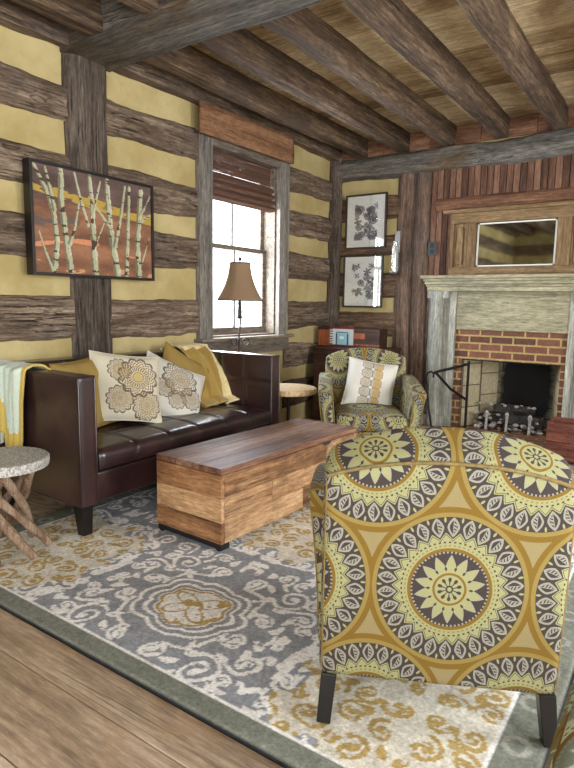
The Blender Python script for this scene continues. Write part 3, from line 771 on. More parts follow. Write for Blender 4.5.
# two framed prints
def print_art(seed, dens):
    nu, nv = 90, 120; U, V = np.meshgrid(np.linspace(0, 1, nu+1), np.linspace(0, 1, nv+1)); U = U.ravel(); V = V.ravel()
    C = np.tile(np.array(lin((244, 246, 242))), (len(U), 1)); r = np.random.default_rng(seed)
    inside = (U > .19) & (U < .81) & (V > .14) & (V < .86)
    for k in range(dens):
        cx, cy = r.uniform(.2, .8), r.uniform(.16, .84); R = r.uniform(.06, .12); th = r.uniform(0, 6.28); nleaf = r.integers(1, 4)
        col = np.array(lin([(96, 98, 104), (126, 126, 132), (150, 150, 160), (112, 106, 120)][k % 4]))
        du, dv = (U-cx), (V-cy)*1.35; rr = np.hypot(du, dv)/R; a = np.arctan2(dv, du)-th
        if nleaf == 1: m = (rr < 1) & ~((rr > .75) & (rr < .85)) & ~((rr > .4) & (rr < .48))
        else: m = (rr < np.abs(np.cos(a*nleaf))*1.25) & (np.abs(np.sin(a*nleaf*2)) > .12)
        C[m & inside] = col
        e = (rr > .95) & (rr < 1.05) & inside; C[e & (nleaf == 1)] = np.array(lin((40, 40, 44)))
    return C, nu, nv
for i, (x0, x1, z0, z1, lab) in enumerate(((-3.30, -2.80, 1.90, 2.49, 'dark-framed print of crowded grey leaves, the upper of the two'), (-3.31, -2.82, 1.25, 1.83, 'dark-framed print of grey rounded shapes, the lower of the two'))):
    W, H = x1-x0, z1-z0; t = thing('framed_print', lab, 'picture', ((x0+x1)/2, WY-.055, (z0+z1)/2), group='framed prints beside the corner')
    f = MB()
    for a, b in (((-W/2, -.02, -H/2), (-W/2+.018, .01, H/2)), ((W/2-.018, -.02, -H/2), (W/2, .01, H/2)), ((-W/2+.018, -.02, H/2-.018), (W/2-.018, .01, H/2)), ((-W/2+.018, -.02, -H/2), (W/2-.018, .01, -H/2+.018))): f.box(a, b)
    obj('frame', f, M['pframe'], t, bevel=.002)
    C, nu, nv = print_art(11+i, 34 if i == 0 else 20)
    g = MB(); g.grid(lambda u, v: (-W/2+.018+(W-.036)*u, -.006, -H/2+.018+(H-.036)*v), nu, nv); me = g.mesh('print'); paint(me, C); obj('print', me, M['print'], t)
    obj('glass', MB().box((-W/2+.018, -.014, -H/2+.018), (W/2-.018, -.012, H/2-.018)), M['pglass'], t)

# ------------------------------------------------------------ rug
RX0, RX1, RY0, RY1 = -3.05, -.215, 1.20, 3.70
def motif():
    """two quadrant textures (scrolls round a centre) 0..0.5 m, 2.5 mm cells"""
    N = 200; g = (np.arange(N)+.5)/N*.5; gx, gy = np.meshgrid(g, g, indexing='ij')
    def stroke(A, pts, w0, w1):
        pts = np.array(pts); k = 40*len(pts); tt = np.linspace(0, 1, len(pts)); t = np.linspace(0, 1, k)
        for a, b, w in zip(np.interp(t, tt, pts[:, 0]), np.interp(t, tt, pts[:, 1]), np.interp(t, [0, 1], [w0, w1])):
            for sx in (1, -1):
                for sy in (1, -1):
                    if (sx < 0 and a > .05) or (sy < 0 and b > .05): continue
                    i0, i1 = int(max(0, (sx*a-w)/.0025)), int(min(N, (sx*a+w)/.0025+2)); j0, j1 = int(max(0, (sy*b-w)/.0025)), int(min(N, (sy*b+w)/.0025+2))
                    if i1 <= i0 or j1 <= j0: continue
                    A[i0:i1, j0:j1] |= np.hypot(gx[i0:i1, j0:j1]-sx*a, gy[i0:i1, j0:j1]-sy*b) < w
    def spiral(A, cx, cy, r, a0, turns, d, w=.010, tail=None):
        t = np.linspace(0, 1, 40); rr = r*(1-.85*t); a = a0+d*turns*2*PI*t
        p = [(cx+q*math.cos(z), cy+q*math.sin(z)) for q, z in zip(rr, a)]
        if tail: p = list(tail)+p
        stroke(A, p, w, w*.75); stroke(A, [p[-1], p[-1]], w*1.9, w*1.9)
    def leafs(A, x, y, a, L=.06, w=.017):
        p = [(x+L*t*math.cos(a+.5*t), y+L*t*math.sin(a+.5*t)) for t in np.linspace(0, 1, 6)]
        for q, (u, v) in enumerate(p): stroke(A, [(u, v), (u, v)], w*math.sin(PI*(q+.8)/7), w*math.sin(PI*(q+.8)/7))
    A = np.zeros((N, N), bool)
    spiral(A, .30, .075, .055, PI, 1.5, -1, tail=[(.215, .20), (.235, .13)])
    spiral(A, .09, .30, .055, -PI/2, 1.5, 1, tail=[(.20, .215), (.14, .235)])
    spiral(A, .30, .29, .085, PI*1.2, 1.6, 1, tail=[(.17, .17), (.2, .2)])
    spiral(A, .42, .17, .06, PI*.75, 1.4, -1, tail=[(.33, .2), (.36, .21)])
    spiral(A, .18, .42, .055, -PI*.3, 1.4, 1, tail=[(.24, .34)])
    spiral(A, .43, .41, .06, PI, 1.3, -1, tail=[(.36, .36)]); spiral(A, .44, .03, .04, PI, 1.2, 1); spiral(A, .03, .45, .04, -PI/2, 1.2, -1)
    spiral(A, .41, .29, .04, PI, 1.2, 1, w=.008); spiral(A, .29, .41, .04, -PI/2, 1.2, -1, w=.008); spiral(A, .22, .22, .03, 0, 1.1, 1, w=.007); spiral(A, .47, .12, .03, PI, 1.1, 1, w=.007)
    for (x, y, a) in ((.24, .12, -.5), (.13, .24, 2.2), (.38, .1, .8), (.1, .38, .9), (.2, .28, 1.9), (.29, .19, -.4), (.37, .3, .6), (.3, .4, 1.1), (.46, .25, .3), (.26, .46, .5), (.45, .33, 2.4), (.36, .04, .3), (.04, .37, 1.2)): leafs(A, x, y, a)
    B = np.zeros((N, N), bool)
    for (x, y, r, a0, d) in ((.06, .06, .045, 0, 1), (.17, .06, .05, PI, -1), (.06, .18, .05, -PI/2, 1), (.17, .17, .055, PI*1.2, 1), (.29, .10, .055, PI, 1), (.11, .30, .055, 0, -1), (.28, .24, .06, PI, -1), (.22, .35, .05, 0, 1), (.40, .15, .05, 1, 1), (.38, .33, .06, 2, -1), (.33, .43, .05, 0, 1), (.08, .43, .05, 0, 1), (.42, .05, .04, 2, -1)):
        spiral(B, x, y, r, a0, 1.3, d, .0095)
    for (x, y, a) in ((.12, .11, .7), (.23, .04, 0), (.04, .24, 1.5), (.23, .2, 0), (.2, .27, 2), (.33, .17, .3), (.16, .38, 1), (.3, .33, .7), (.34, .05, 0), (.42, .24, 1), (.44, .42, .7)): leafs(B, x, y, a, .045, .02)
    return A, B
mA, mB_ = motif()
st = .0065; nu, nv = int((RX1-RX0)/st), int((RY1-RY0)/st)
gm = MB()
Xs = np.linspace(RX0, RX1, nu+1); Ys = np.linspace(RY0, RY1, nv+1)
YY, XX = np.meshgrid(Ys, Xs, indexing='ij'); x = XX.ravel(); yv = YY.ravel()
verts = np.stack([x, yv, np.full(len(x), .014)], 1)
idx = np.arange((nu+1)*(nv+1)).reshape(nv+1, nu+1)
faces = np.stack([idx[:-1, :-1], idx[:-1, 1:], idx[1:, 1:], idx[1:, :-1]], -1).reshape(-1, 4)
# low-frequency wobble so that the woven pattern is not ruler-drawn
wx = .008*np.sin(yv*23+3*np.sin(x*11)); wy = .008*np.sin(x*21+3*np.sin(yv*9))
ux = x-(-1.61)+wx; uy = yv-1.665+wy; P_ = 1.03
cu, cv = np.round(ux/P_), np.round(uy/P_); fu, fv = ux-cu*P_, uy-cv*P_
par = (np.abs(cu+cv).astype(int) % 2)
i_ = np.clip((np.abs(fu)/P_*200*2/1.0).astype(int), 0, 199)//1; j_ = np.clip((np.abs(fv)/P_*200*2/1.0).astype(int), 0, 199)
i_ = np.clip((np.abs(fu)*.5/(P_/2)/.0025).astype(int), 0, 199); j_ = np.clip((np.abs(fv)*.5/(P_/2)/.0025).astype(int), 0, 199)
sa, sb = mA[i_, j_], mB_[i_, j_]
f_ = np.cos(PI*ux/P_)*np.cos(PI*uy/P_)+.10*np.sin(ux*17)*np.sin(uy*17)
nn = np.array([noise.noise(Vector((a*14, b*14, 0))) for a, b in zip(x[::1], yv[::1])]); nn2 = np.array([noise.noise(Vector((a*45, b*45, 3))) for a, b in zip(x, yv)])
G = np.array(lin((152, 155, 162))); CR = np.array(lin((240, 238, 236))); GO = np.array(lin((182, 156, 100))); GB = np.array(lin((126, 130, 120)))
col = np.tile(G, (len(x), 1))
zoneB = f_ < -.30+.10*np.sin(ux*29)*np.sin(uy*31)
col[sa & ~zoneB & (nn2 > -.45)] = CR
col[(np.abs(f_+.12) < .035) & (nn > -.2)] = CR
col[zoneB] = np.array(lin((222, 217, 204))); col[zoneB & sb & (nn2 > -.3)] = GO
# medallion in the middle of the grey fields
r = np.hypot(fu/1.22, fv); th = np.arctan2(fv, fu/1.22); rq = r/(1+.11*np.abs(np.cos(th*4))); isA = par == 0
for lo, hi, c in ((0, .205, G), (.185, .20, CR), (.0, .165, G), (.15, .163, CR), (0, .135, CR)):
    m = isA & (rq >= lo) & (rq < hi); col[m] = c
m = isA & (rq < .13) & (((rq > .118)) | (nn > .20) | (nn2 > .42)); col[m] = GO
m = isA & (rq < .115) & (np.abs(np.sin(th*4+1)*.04+rq-.07) < .008); col[m] = GO
# border
dx = np.minimum(x-RX0, RX1-x); dy = np.minimum(yv-RY0, RY1-yv); bd = np.minimum(dx, dy)
bw = np.where(dx < dy, .135, .085)
bpat = (np.abs(np.mod(np.where(dx < dy, yv, x), .30)-.15) < .1)
m = bd < bw; col[m] = G*.0+GB
m2 = m & (bd > .03) & (bd < .125) & (np.abs(((np.hypot(np.mod(np.where(dx < dy, yv, x), .22)-.11, bd-.085))-.035)) < .009) & (dx < dy); col[m2] = np.array(lin((160, 160, 150)))
m = (bd > bw) & (bd < bw+.014); col[m] = CR
m = (bd > .018) & (bd < .024); col[m] = np.array(lin((140, 142, 132)))
m = bd < .008; col[m] = np.array(lin((46, 48, 54)))
col *= (1+.22*nn2+.18*nn)[:, None]; col = np.clip(col, 0, 1)
verts[:, 2] += .0015*nn2-np.where(bd < .01, .006, 0)
me = bpy.data.meshes.new('pile'); me.from_pydata(verts.tolist(), [], faces.tolist()); me.update(); paint(me, col)
rg = thing('area_rug', 'large grey and cream scroll-patterned area rug with gold medallions', 'rug', (0, 0, 0))
obj('pile', me, M['rug'], rg, smooth=180)
obj('backing', MB().box((RX0+.001, RY0+.001, .001), (RX1-.001, RY1-.001, .0075)), M['iron'], rg)
RZ = .0165
# ------------------------------------------------------------ sofa (front faces +x)
sx0, sx1, sy0, sy1 = -3.40, -2.55, 1.82, 3.62
so = thing('leather_sofa', 'dark brown leather sofa with square arms along the log wall', 'sofa', ((sx0+sx1)/2, (sy0+sy1)/2, RZ))
ox, oy = so.location.x, so.location.y
def P(x, y, z): return (x-ox, y-oy, z)
def crease(v, a, b, n):
    k = (v-a)/(b-a)*n; d = abs(k-round(k))*(b-a)/n
    return math.exp(-(d/.011)**2) if .5 < k < n-.5 else 0
S = MB()
bc = P(-2.94, (sy0+sy1)/2, .255)
obj('base', MB().rbox(bc, (.37, (sy1-sy0)/2-.11, .085), .015, (6, 16, 4)), M['leather'], so, smooth=60)
def seatfn(p, u):
    if u[2] > 0:
        g = max(crease(p[1]+oy, 1.93, 3.51, 6), crease(p[0]+ox, -3.25, -2.54, 3)*.6)
        p = Vector(p); p.z += .022*(1-u[0]**4)*(1-u[1]**6)-.011*g
    if u[0] > .9: p.x += .012*(1-u[2]**2)
    return p
obj('seat', MB().rbox(P(-2.885, 2.72, .405), (.335, .787, .062), .035, (60, 150, 6), seatfn), M['leather'], so, smooth=80)
def armfn(side):
    def f(p, u):
        if u[1]*side > .9:   # inner face, tufted
            p = Vector(p); p.y -= side*.010*max(crease(p[2], .47, .86, 2), crease(p[0]+ox, -3.3, -2.56, 3))
        return p
    return f
for nm, yc, side in (('arm', sy0+.055, 1), ('arm', sy1-.055, -1)):
    a = obj(nm, MB().rbox(P(-2.975, yc, .52), (.425, .055, .352), .014, (60, 4, 50), armfn(side)), M['leather'], so, smooth=60)
    w = MB(); 
    for e in (-1, 1):
        yy = yc-oy+e*.051
        w.tube([(-.425+.005, yy, .355+.513), (.42, yy, .868), (.422, yy, .86), (.422, yy, .18)], .0045, 6)
    obj('welt', w, M['leather'], a, smooth=60)
def backfn(p, u):
    if u[0] > .9:
        p = Vector(p); p.x -= .012*max(crease(p[2], .45, .9, 2), crease(p[1]+oy, 1.93, 3.51, 6)); p.x += .01
    return p
obj('backrest', MB().rbox(P(-3.31, 2.72, .54), (.085, .792, .35), .02, (4, 140, 40), backfn), M['leather'], so, smooth=60)
for (x, y) in ((-2.615, 1.875), (-2.615, 3.56), (-3.34, 1.875), (-3.34, 3.56)):
    obj('leg', MB().bar(P(x, y, .168), P(x+(.01 if x > -3 else -.01), y, 0), .075, .075, w2=.055, h2=.055, up=(0, 1, 0)), M['darkleg'], so, bevel=.003)

# pillows
def pillow_mesh(w, h, t, seed=0, n=26):
    mb = MB()
    def f(sgn):
        def g(u, v):
            a, b = 2*u-1, 2*v-1
            px = a*(1-.07*(1-b*b)**1.0)*w/2*(1); py = b*(1-.07*(1-a*a))*h/2
            z = t/2*((1-a**4)*(1-b**4))**.55*(1-.25*(a*a*b*b))
            z += .006*nz(a*3, b*3, seed)*(1-a*a)*(1-b*b)*3
            return (px, py, sgn*z)
        return g
    mb.grid(f(1), n, n); mb.grid(f(-1), n, n, flip=True)
    return mb
def pillow(name, w, h, t, mat, loc, normal, roll, label, group, seed=0, parent_piping=True):
    o = thing(name, label, 'pillow', loc, group=group)
    nrm = Vector(normal).normalized(); up = Vector((0, 0, 1)); up = (up-nrm*up.dot(nrm)).normalized(); rt = up.cross(nrm)
    Mx = Matrix((rt, up, nrm)).transposed().to_4x4() @ Matrix.Rotation(roll, 4, 'Z')
    mb = pillow_mesh(w, h, t, seed); mb.v = [tuple(Mx @ Vector(p)) for p in mb.v]; me = mb.mesh('cover')
    inv = Mx.inverted()
    def uvf(co, nn):
        q = inv @ co; return (q.x/w+.5, q.y/h+.5)
    c = obj('cover', me, mat, o, smooth=80, uv=uvf)
    pp = MB(); pts = []
    for k in range(49):
        s = k/48*4; e = int(s) % 4; f = s-int(s); a, b = [(-1+2*f, -1), (1, -1+2*f), (1-2*f, 1), (-1, 1-2*f)][e]
        pts.append(Mx @ Vector((a*(1-.07*(1-b*b))*w/2, b*(1-.07*(1-a*a))*h/2, 0)))
    pp.tube(pts, .005, 6); obj('seam', pp, mat, o, smooth=60, uv=lambda co, nn: (.02, .02))
    return o
R_ = math.radians
G1 = 'throw pillows on the sofa'
pillow('throw_pillow', .45, .45, .15, M['mustard'], (-2.98, 2.20, .715), (.9, .2, .30), R_(4), 'mustard pillow leaning in the near corner behind the white lace one', G1, 1)
pillow('throw_pillow', .46, .45, .14, M['pil1'], (-2.90, 2.425, .735), (.90, -.30, .38), R_(-8), 'cream pillow with large brown lace medallions, standing nearest the near arm', G1, 2)
pillow('throw_pillow', .50, .44, .15, M['pil2'], (-2.95, 2.88, .655), (.92, -.1, .42), R_(-28), 'cream pillow with a brown rosette, slumped in the middle of the sofa', G1, 3)
pillow('throw_pillow', .45, .45, .14, M['mustard'], (-3.06, 3.08, .69), (.93, -.05, .3), R_(-33), 'mustard pillow tilted behind the cream rosette pillow', G1, 4)

# throws
def drape(path, y0, y1, nu, thick, mat, name, seed, fringe=None, narrow=None, amp=.012):
    """path: list of (x,z) or 3D centre line; cloth runs across from y0 to y1"""
    pass
def cloth(fn, nu, nv, thick, tintfn=None):
    mb = MB(); mb.grid(fn, nu, nv)
    if tintfn: mb.t = [tintfn((i+.5)/nu, (j+.5)/nv) for j in range(nv) for i in range(nu)]
    return mb
def interp(path, t):
    k = t*(len(path)-1); i = min(int(k), len(path)-2); f = k-i; f = f*f*(3-2*f)*.3+f*.7
    return Vector(path[i]).lerp(Vector(path[i+1]), f)
# mint throw over the near arm at its back end
yA = 1.82
path = [(0, yA-.035, .50), (0, yA-.03, .62), (0, yA-.03, .78), (0, yA-.02, .885), (0, yA+.03, .905), (0, yA+.10, .90), (0, yA+.145, .87), (0, yA+.155, .72)]
def f1(u, v):
    p = interp(path, v); x = -3.40+.42*u
    fold = .018*math.sin(u*15+v*2)+.010*math.sin(u*37+1.3)
    k = max(0, 1-v*2.2); low = (-.05-.16*u*u+.05*math.sin(u*9))*k if u > .55 else (-.02*math.sin(u*9))*k
    return (x-.10*k*(1-u)*0+.03*k*math.sin(u*5), p.y-abs(fold)*(1.2 if v < .45 else .15)-.004, p.z+low*1.0+(.006*math.sin(u*15) if .4 < v < .7 else 0)+.008)
t1 = thing('throw_blanket', 'mint and yellow fringed throw over the near sofa arm', 'throw', (-3.2, yA, .5))
mb = cloth(lambda u, v: tuple(Vector(f1(u, v))-Vector((-3.2, yA, .5))), 60, 50, .01, lambda u, v: (.85 if v > .22+.1*math.sin(u*6) else .15) if u < .93 else .1)
obj('cloth', mb, M['throw_mint'], t1, smooth=80, solid=.012)
fg = MB()
for k in range(40):
    u = (k+.5)/40; p = Vector(f1(u, 0))-Vector((-3.2, yA, .5)); fg.tube([p, p+Vector((.004*nz(k, 1), -.004, -.03)), p+Vector((.012*nz(k, 3), -.004, -.06))], .003, 4, .8)
obj('fringe', fg, M['throw_mint'], t1)['kind'] = 'stuff'
# gold throw over the back, falling forward on the seat
xB = -3.215
def f2(u, v):
    pth = [(-3.40, 0, .80), (-3.41, 0, .90), (-3.32, 0, .93), (-3.23, 0, .925), (-3.14, 0, .86), (-3.06, 0, .74), (-3.0, 0, .62), (-2.97, 0, .53), (-2.90, 0, .50)]
    p = interp(pth, v); w = .40+.05*v; y = 3.12+.0*v+w*u*(1)
    y = 3.17+(.33-.0*v)*u+.02*math.sin(v*5)
    f = .022*math.sin(u*17+v*3)+.012*math.sin(u*31-v*4)
    return (p.x+f*(.4 if v < .4 else 1.0)+.015, y-.02*math.sin(u*17), p.z+.5*f*(1 if v > .4 else .3)+.012+(.05*math.sin(u*PI) if v > .85 else 0)*.2)
t2 = thing('throw_blanket', 'gold and cream throw spilling from the sofa back by the far arm', 'throw', (-3.1, 3.3, .5))
mb = cloth(lambda u, v: tuple(Vector(f2(u, v))-Vector((-3.1, 3.3, .5))), 60, 60, .01, lambda u, v: .9 if (v < .42 or u > .86) else .1)
obj('cloth', mb, M['throw_gold'], t2, smooth=80, solid=.014)

# ------------------------------------------------------------ coffee table (trunk)
a = math.atan2(0, 1)
ctb = thing('trunk_coffee_table', 'rustic plank trunk coffee table on black metal feet', 'coffee table', (-2.07, 2.81, RZ), R_(-2.5))
hx, hy = .245, .665
lid = MB()
for k, (x0, x1) in enumerate(((-hx, -.09), (-.088, .085), (.087, hx))): lid.box((x0, -hy, .405), (x1, hy, .437), [.35, .6, .45][k])
obj('lid', lid, M['table_top'], ctb, bevel=.002)
body = MB(); z = [.038, .165, .285, .402]
for s in (-1, 1):
    xs = (-hx, -hx+.025) if s < 0 else (hx-.025, hx)
    for k in range(3):
        cut = [[-hy+.026, .05, hy-.026], [-hy+.026, -.25, hy-.026], [-hy+.026, .3, hy-.026]][k]
        for q in range(2):
            body.box((xs[0], cut[q]+.001, z[k]+.001), (xs[1], cut[q+1]-.001, z[k+1]-.001), [.9, .25, .6, .75, .35, .85][k*2+q])
obj('side_planks', body, M['table_side'], ctb, bevel=.003)
for s in (-1, 1):
    endp = MB()
    ys = (-hy, -hy+.025) if s < 0 else (hy-.025, hy)
    zz = [.038, .15, .28, .402]
    for k in range(3): endp.box((-hx, ys[0], zz[k]+.001), (hx, ys[1], zz[k+1]-.001), [.3, .85, .6][k])
    obj('end_planks', endp, M['table_end'], ctb, bevel=.003)
obj('floor_board', MB().box((-hx+.025, -hy+.025, .040), (hx-.025, hy-.025, .075)), M['table_side'], ctb)
nt_ = MB(); nt_.lathe([(.0, -.001), (.045, -.001), (.045, .001), (0, .001)], (0, 0, 0), 16)
nb = MB(); nb.add([(hx+.001, .30+.05*math.cos(t_), .4035-.022*math.sin(t_)) for t_ in [PI*k/10 for k in range(11)]], [tuple(range(11))]); obj('notch_shade', nb, M['char'], ctb, solid=.001)  # flat dark half-disc painting the shade of a finger notch; nothing is cut
for yy in (-hy+.035, hy-.035):
    ft = MB(); ft.box((-hx+.04, yy-.03, .010), (hx-.03, yy+.03, .037))
    for s in (-1, 1): ft.bar((s*(hx-.035), yy, .036), (s*(hx-.015), yy, 0), .06, .07, up=(1, 0, 0), w2=.06, h2=.03)
    obj('foot', ft, M['steel'], ctb, bevel=.002)

# ------------------------------------------------------------ armchair
def chair_uv(co, n):
    if abs(n.z) > .75 and co.z < .7: return (co.x, co.z+.42-(co.y+.36)*1.0)
    if abs(n.x) > .75: return (co.y+.36+.1, .93*co.z)
    return (co.x, .93*(co.z+max(0, co.y+.36)*.6))
def make_chair(label):
    c = thing('armchair', label, 'armchair', (0, 0, 0), 0, 'medallion armchairs')
    def basefn(p, u):
        p = Vector(p); p.x *= 1+.02*u[1]; return p
    obj('seat_base', MB().rbox((0, .01, .225), (.345, .335, .085), .015, (14, 14, 6), basefn), M['medallion'], c, smooth=60, uv=chair_uv)
    def cush(p, u):
        p = Vector(p)
        if u[2] > 0: p.z += .035*(1-u[0]**2)*(1-u[1]**4)
        if u[1] > .8: p.y += .015*(1-u[2]**2)
        return p
    obj('seat_cushion', MB().rbox((0, .065, .372), (.275, .305, .065), .04, (20, 20, 6), cush), M['medallion'], c, smooth=80, uv=chair_uv)
    def bk(p, u):
        p = Vector(p); t = (p.z-.16)/.72
        fr_ = (u[1]+1)/2
        p.x *= 1-.012*t
        c2 = 1-min(1, abs(u[0]))**2.2
        zt = (.785+.06*c2)*(1-fr_)+(.845+.085*c2)*fr_
        if t > 0: p.z = .145+t*(zt-.145)
        p.y += -.03*t+.02*(1-t) if u[1] < 0 else -.035*t+.0
        p.y -= .012*(1-u[0]**2)*(u[1] < 0)
        return p
    B = MB().rbox((0, -.285, .52), (.350, .066, .36), .03, (40, 6, 40), bk)
    b = obj('backrest', B, M['medallion'], c, smooth=80, uv=chair_uv)
    # welts: across the top of the rear panel and down its two sides
    pts = []
    for k in range(41):
        s = -1+2*k/40; p = bk(Vector((s*.340, -.351, .872)), Vector((s*.97, -1, .97))); pts.append(p+Vector((0, -.001, .004)))
    obj('top_welt', MB().tube(pts, .0055, 8), M['welt'], b, smooth=60)
    for s in (-1, 1):
        pts = []
        for k in range(25):
            zz = .178+.68*k/24; p = bk(Vector((s*.340, -.341, zz)), Vector((s*.985, -1, (zz-.52)/.36))); pts.append(p)
        obj('side_welt', MB().tube(pts, .0042, 8), M['welt'], b, smooth=60)
    for s in (-1, 1):
        def armf(p, u, s=s):
            p = Vector(p); t = (p.z-.17)/.42
            f = (p.y+.25)/.6
            top = .70-.08*f+.02*math.sin(PI*min(1, max(0, f)))
            p.z = .17+(p.z-.17)*(top-.17)/.42
            p.x += s*(.050*max(0, t)**1.6+.012*max(0, t)**6*(u[0]*s))*(.75+.25*max(0, f))
            return p
        a_ = obj('arm', MB().rbox((s*.312, .055, .38), (.05, .30, .21), .028, (6, 24, 20), armf), M['medallion'], c, smooth=80, uv=chair_uv)
        pts = []
        for k in range(17):
            q = k/16
            for _ in (0,):
                a0 = PI*q; pts.append(armf(Vector((s*.312-math.cos(a0)*.045, .353, .17+.385+.03*math.sin(a0) if 0 < k < 16 else .17)), Vector((-math.cos(a0)*s, 1, 1))))
        obj('welt', MB().tube(pts, .005, 6), M['welt'], a_, smooth=60)
    for sx in (-1, 1):
        for sy in (-1, 1):
            obj('leg', MB().bar((sx*.318, sy*.31, .145), (sx*.33, sy*.325+(-.015 if sy < 0 else 0), 0), .048, .048, w2=.042, h2=.042, up=(0, 1, 0)), M['darkleg'], c, bevel=.003)
    return c
near = make_chair('yellow and grey medallion armchair in front, seen from behind')
near.location = (-.672, 1.862, RZ); near.rotation_euler.z = R_(27)
farc = dup(near, (-2.12, 4.27, 0), R_(-148), 'yellow and grey medallion armchair facing the room before the fireplace, holding a white pillow')
pillow('throw_pillow', .42, .42, .15, M['pil3'], (-2.17, 4.40, .61), (.55, -.83, .38), R_(-10), 'white pillow with a gold and grey stripe of rings on the far armchair', None, 6)

# footstool at the right edge, close to the camera
FSX = 0
fs_ = thing('footstool', 'patterned upholstered footstool cut off at the bottom right corner', 'footstool', (.138, 1.03, 0))
obj('cushion', MB().rbox((0, 0, .39), (.27, .22, .17), .045, (16, 16, 10), lambda p, u: Vector(p)+Vector((0, 0, .03*(1-u[0]**2)*(1-u[1]**2) if u[2] > 0 else 0))), M['medal_light'], fs_, smooth=80, uv=chair_uv)
for sx in (-1, 1):
    for sy in (-1, 1): obj('leg', MB().bar((sx*.22, sy*.17, .22), (sx*.225, sy*.175, 0), .045, .045, w2=.03, h2=.03), M['darkleg'], fs_, bevel=.003)

# ------------------------------------------------------------ driftwood stool table
ds = thing('driftwood_side_table', 'round speckled side table on crossed driftwood legs at the left edge', 'side table', (-2.73, 1.50, RZ))
tp = MB(); tp.lathe([(0, .44), (.20, .44), (.215, .445), (.22, .46), (.22, .485), (.214, .492), (0, .492)], n=48, mod=lambda a, z: 1+.008*math.sin(a*3)); obj('top', tp, M['speckle'], ds, smooth=40)
for k in range(7):
    a0 = 2*PI*k/7+.35; a1 = a0+PI*.80; r0, r1 = .17, .20
    p0 = Vector((r0*math.cos(a0), r0*math.sin(a0), .445)); p1 = Vector((r1*math.cos(a1), r1*math.sin(a1), .012)); off = Vector((math.cos((a0+a1)/2), math.sin((a0+a1)/2), 0))*.035
    pts = [p0.lerp(p1, q/8)+off*math.sin(PI*q/8)+Vector((.01*nz(k, q*.5), .01*nz(k+9, q*.5), 0)) for q in range(9)]
    obj('leg', MB().tube(pts, [.021*(1+.2*nz(k*3, q*.6)) for q in range(9)], 10, .3+.08*k, rough=.25), M['drift'], ds, smooth=60)

# round scalloped side table beyond the sofa
sd = thing('round_side_table', 'cream round side table with scalloped edge between the sofa and far armchair', 'side table', (-2.68, 3.93, 0))
tp = MB(); nsc = 44
tp.lathe([(0, .545), (.215, .545), (.228, .552), (.232, .575), (.225, .592), (.20, .60), (0, .60)], n=nsc*4, mod=lambda a, z: 1+.02*abs(math.sin(a*nsc/2)) if z < .597 else 1)
obj('top', tp, M['scallop'], sd, smooth=50)
st_ = MB(); st_.tube([(0, 0, .02), (0, 0, .55)], .014, 10); obj('stem', st_, M['iron'], sd, smooth=60)
ft = MB()
for k in range(3):
    a = 2*PI*k/3+.4; ft.tube([(0, 0, .14), (.08*math.cos(a), .08*math.sin(a), .10), (.17*math.cos(a), .17*math.sin(a), .012)], [.012, .011, .009], 8)
obj('tripod_foot', ft, M['iron'], sd, smooth=60)

# floor lamp
lp = thing('floor_lamp', 'wrought-iron lamp with a tan bell shade in front of the window', 'lamp', (-3.27, 4.01, 0))
sh = MB(); prof = []
for k in range(13):
    t = k/12; prof.append((.205-.112*(1-(1-t)**1.9)*1.0, 1.30+.325*t))
def oct_(a, z): return .97+.04*math.cos(((a % (PI/4))-PI/8)*0) if False else math.cos(PI/8)/math.cos(((a+PI/8) % (PI/4))-PI/8)*.5+.52
nprof = len(prof); vs = MB(); n = 48
for (r, z) in prof: pass
s_ = MB()
vv = []; ff = []
for (r, z) in prof:
    for k in range(n): a = 2*PI*k/n; q = oct_(a, z); vv.append((r*q*math.cos(a), r*q*math.sin(a), z))
for i in range(nprof-1):
    for k in range(n): ff.append((i*n+k, i*n+(k+1) % n, (i+1)*n+(k+1) % n, (i+1)*n+k))
s_.add(vv, ff); shd = obj('lamp_shade', s_, M['shade'], lp, smooth=25, solid=.002)
for (r, z) in (prof[0], prof[-1]):
    tr = MB().tube([(r*oct_(2*PI*k/n, 0)*math.cos(2*PI*k/n), r*oct_(2*PI*k/n, 0)*math.sin(2*PI*k/n), z) for k in range(n+1)], .004, 6); obj('trim', tr, M['pframe'], shd, smooth=60)
pol = MB(); pol.tube([(.006*math.sin(k*.9), .006*math.cos(k*.9), .03+k*.05) for k in range(24)], .008, 8); pol.tube([(0, 0, 1.2), (0, 0, 1.62)], .006, 8)
obj('pole', pol, M['ironlamp'], lp, smooth=60)
obj('socket', MB().lathe([(.01, 1.14), (.028, 1.15), (.018, 1.17), (.02, 1.2), (.014, 1.26), (.02, 1.27), (.012, 1.3), (.01, 1.36)], n=16), M['ironlamp'], lp, smooth=50)
for k in range(3):
    sc_ = MB()
    a = 2*PI*k/3+1.1; pts = []
    for q in range(15):
        t = q/14*2.2*PI; rr = .045*(1-q/22); pts.append(((.03+rr*(1-math.cos(t)))*math.cos(a), (.03+rr*(1-math.cos(t)))*math.sin(a), .93+rr*math.sin(t)))
    sc_.tube(pts, .005, 6); obj('scroll', sc_, M['ironlamp'], lp, smooth=60)
obj('finial', MB().lathe([(.004, 1.62), (.006, 1.64), (.016, 1.655), (.016, 1.665), (0, 1.68)], n=12), M['ironlamp'], lp, smooth=60)
obj('base', MB().lathe([(.14, .0), (.14, .012), (.06, .025), (.02, .04), (0, .04)], n=32), M['ironlamp'], lp, smooth=50)

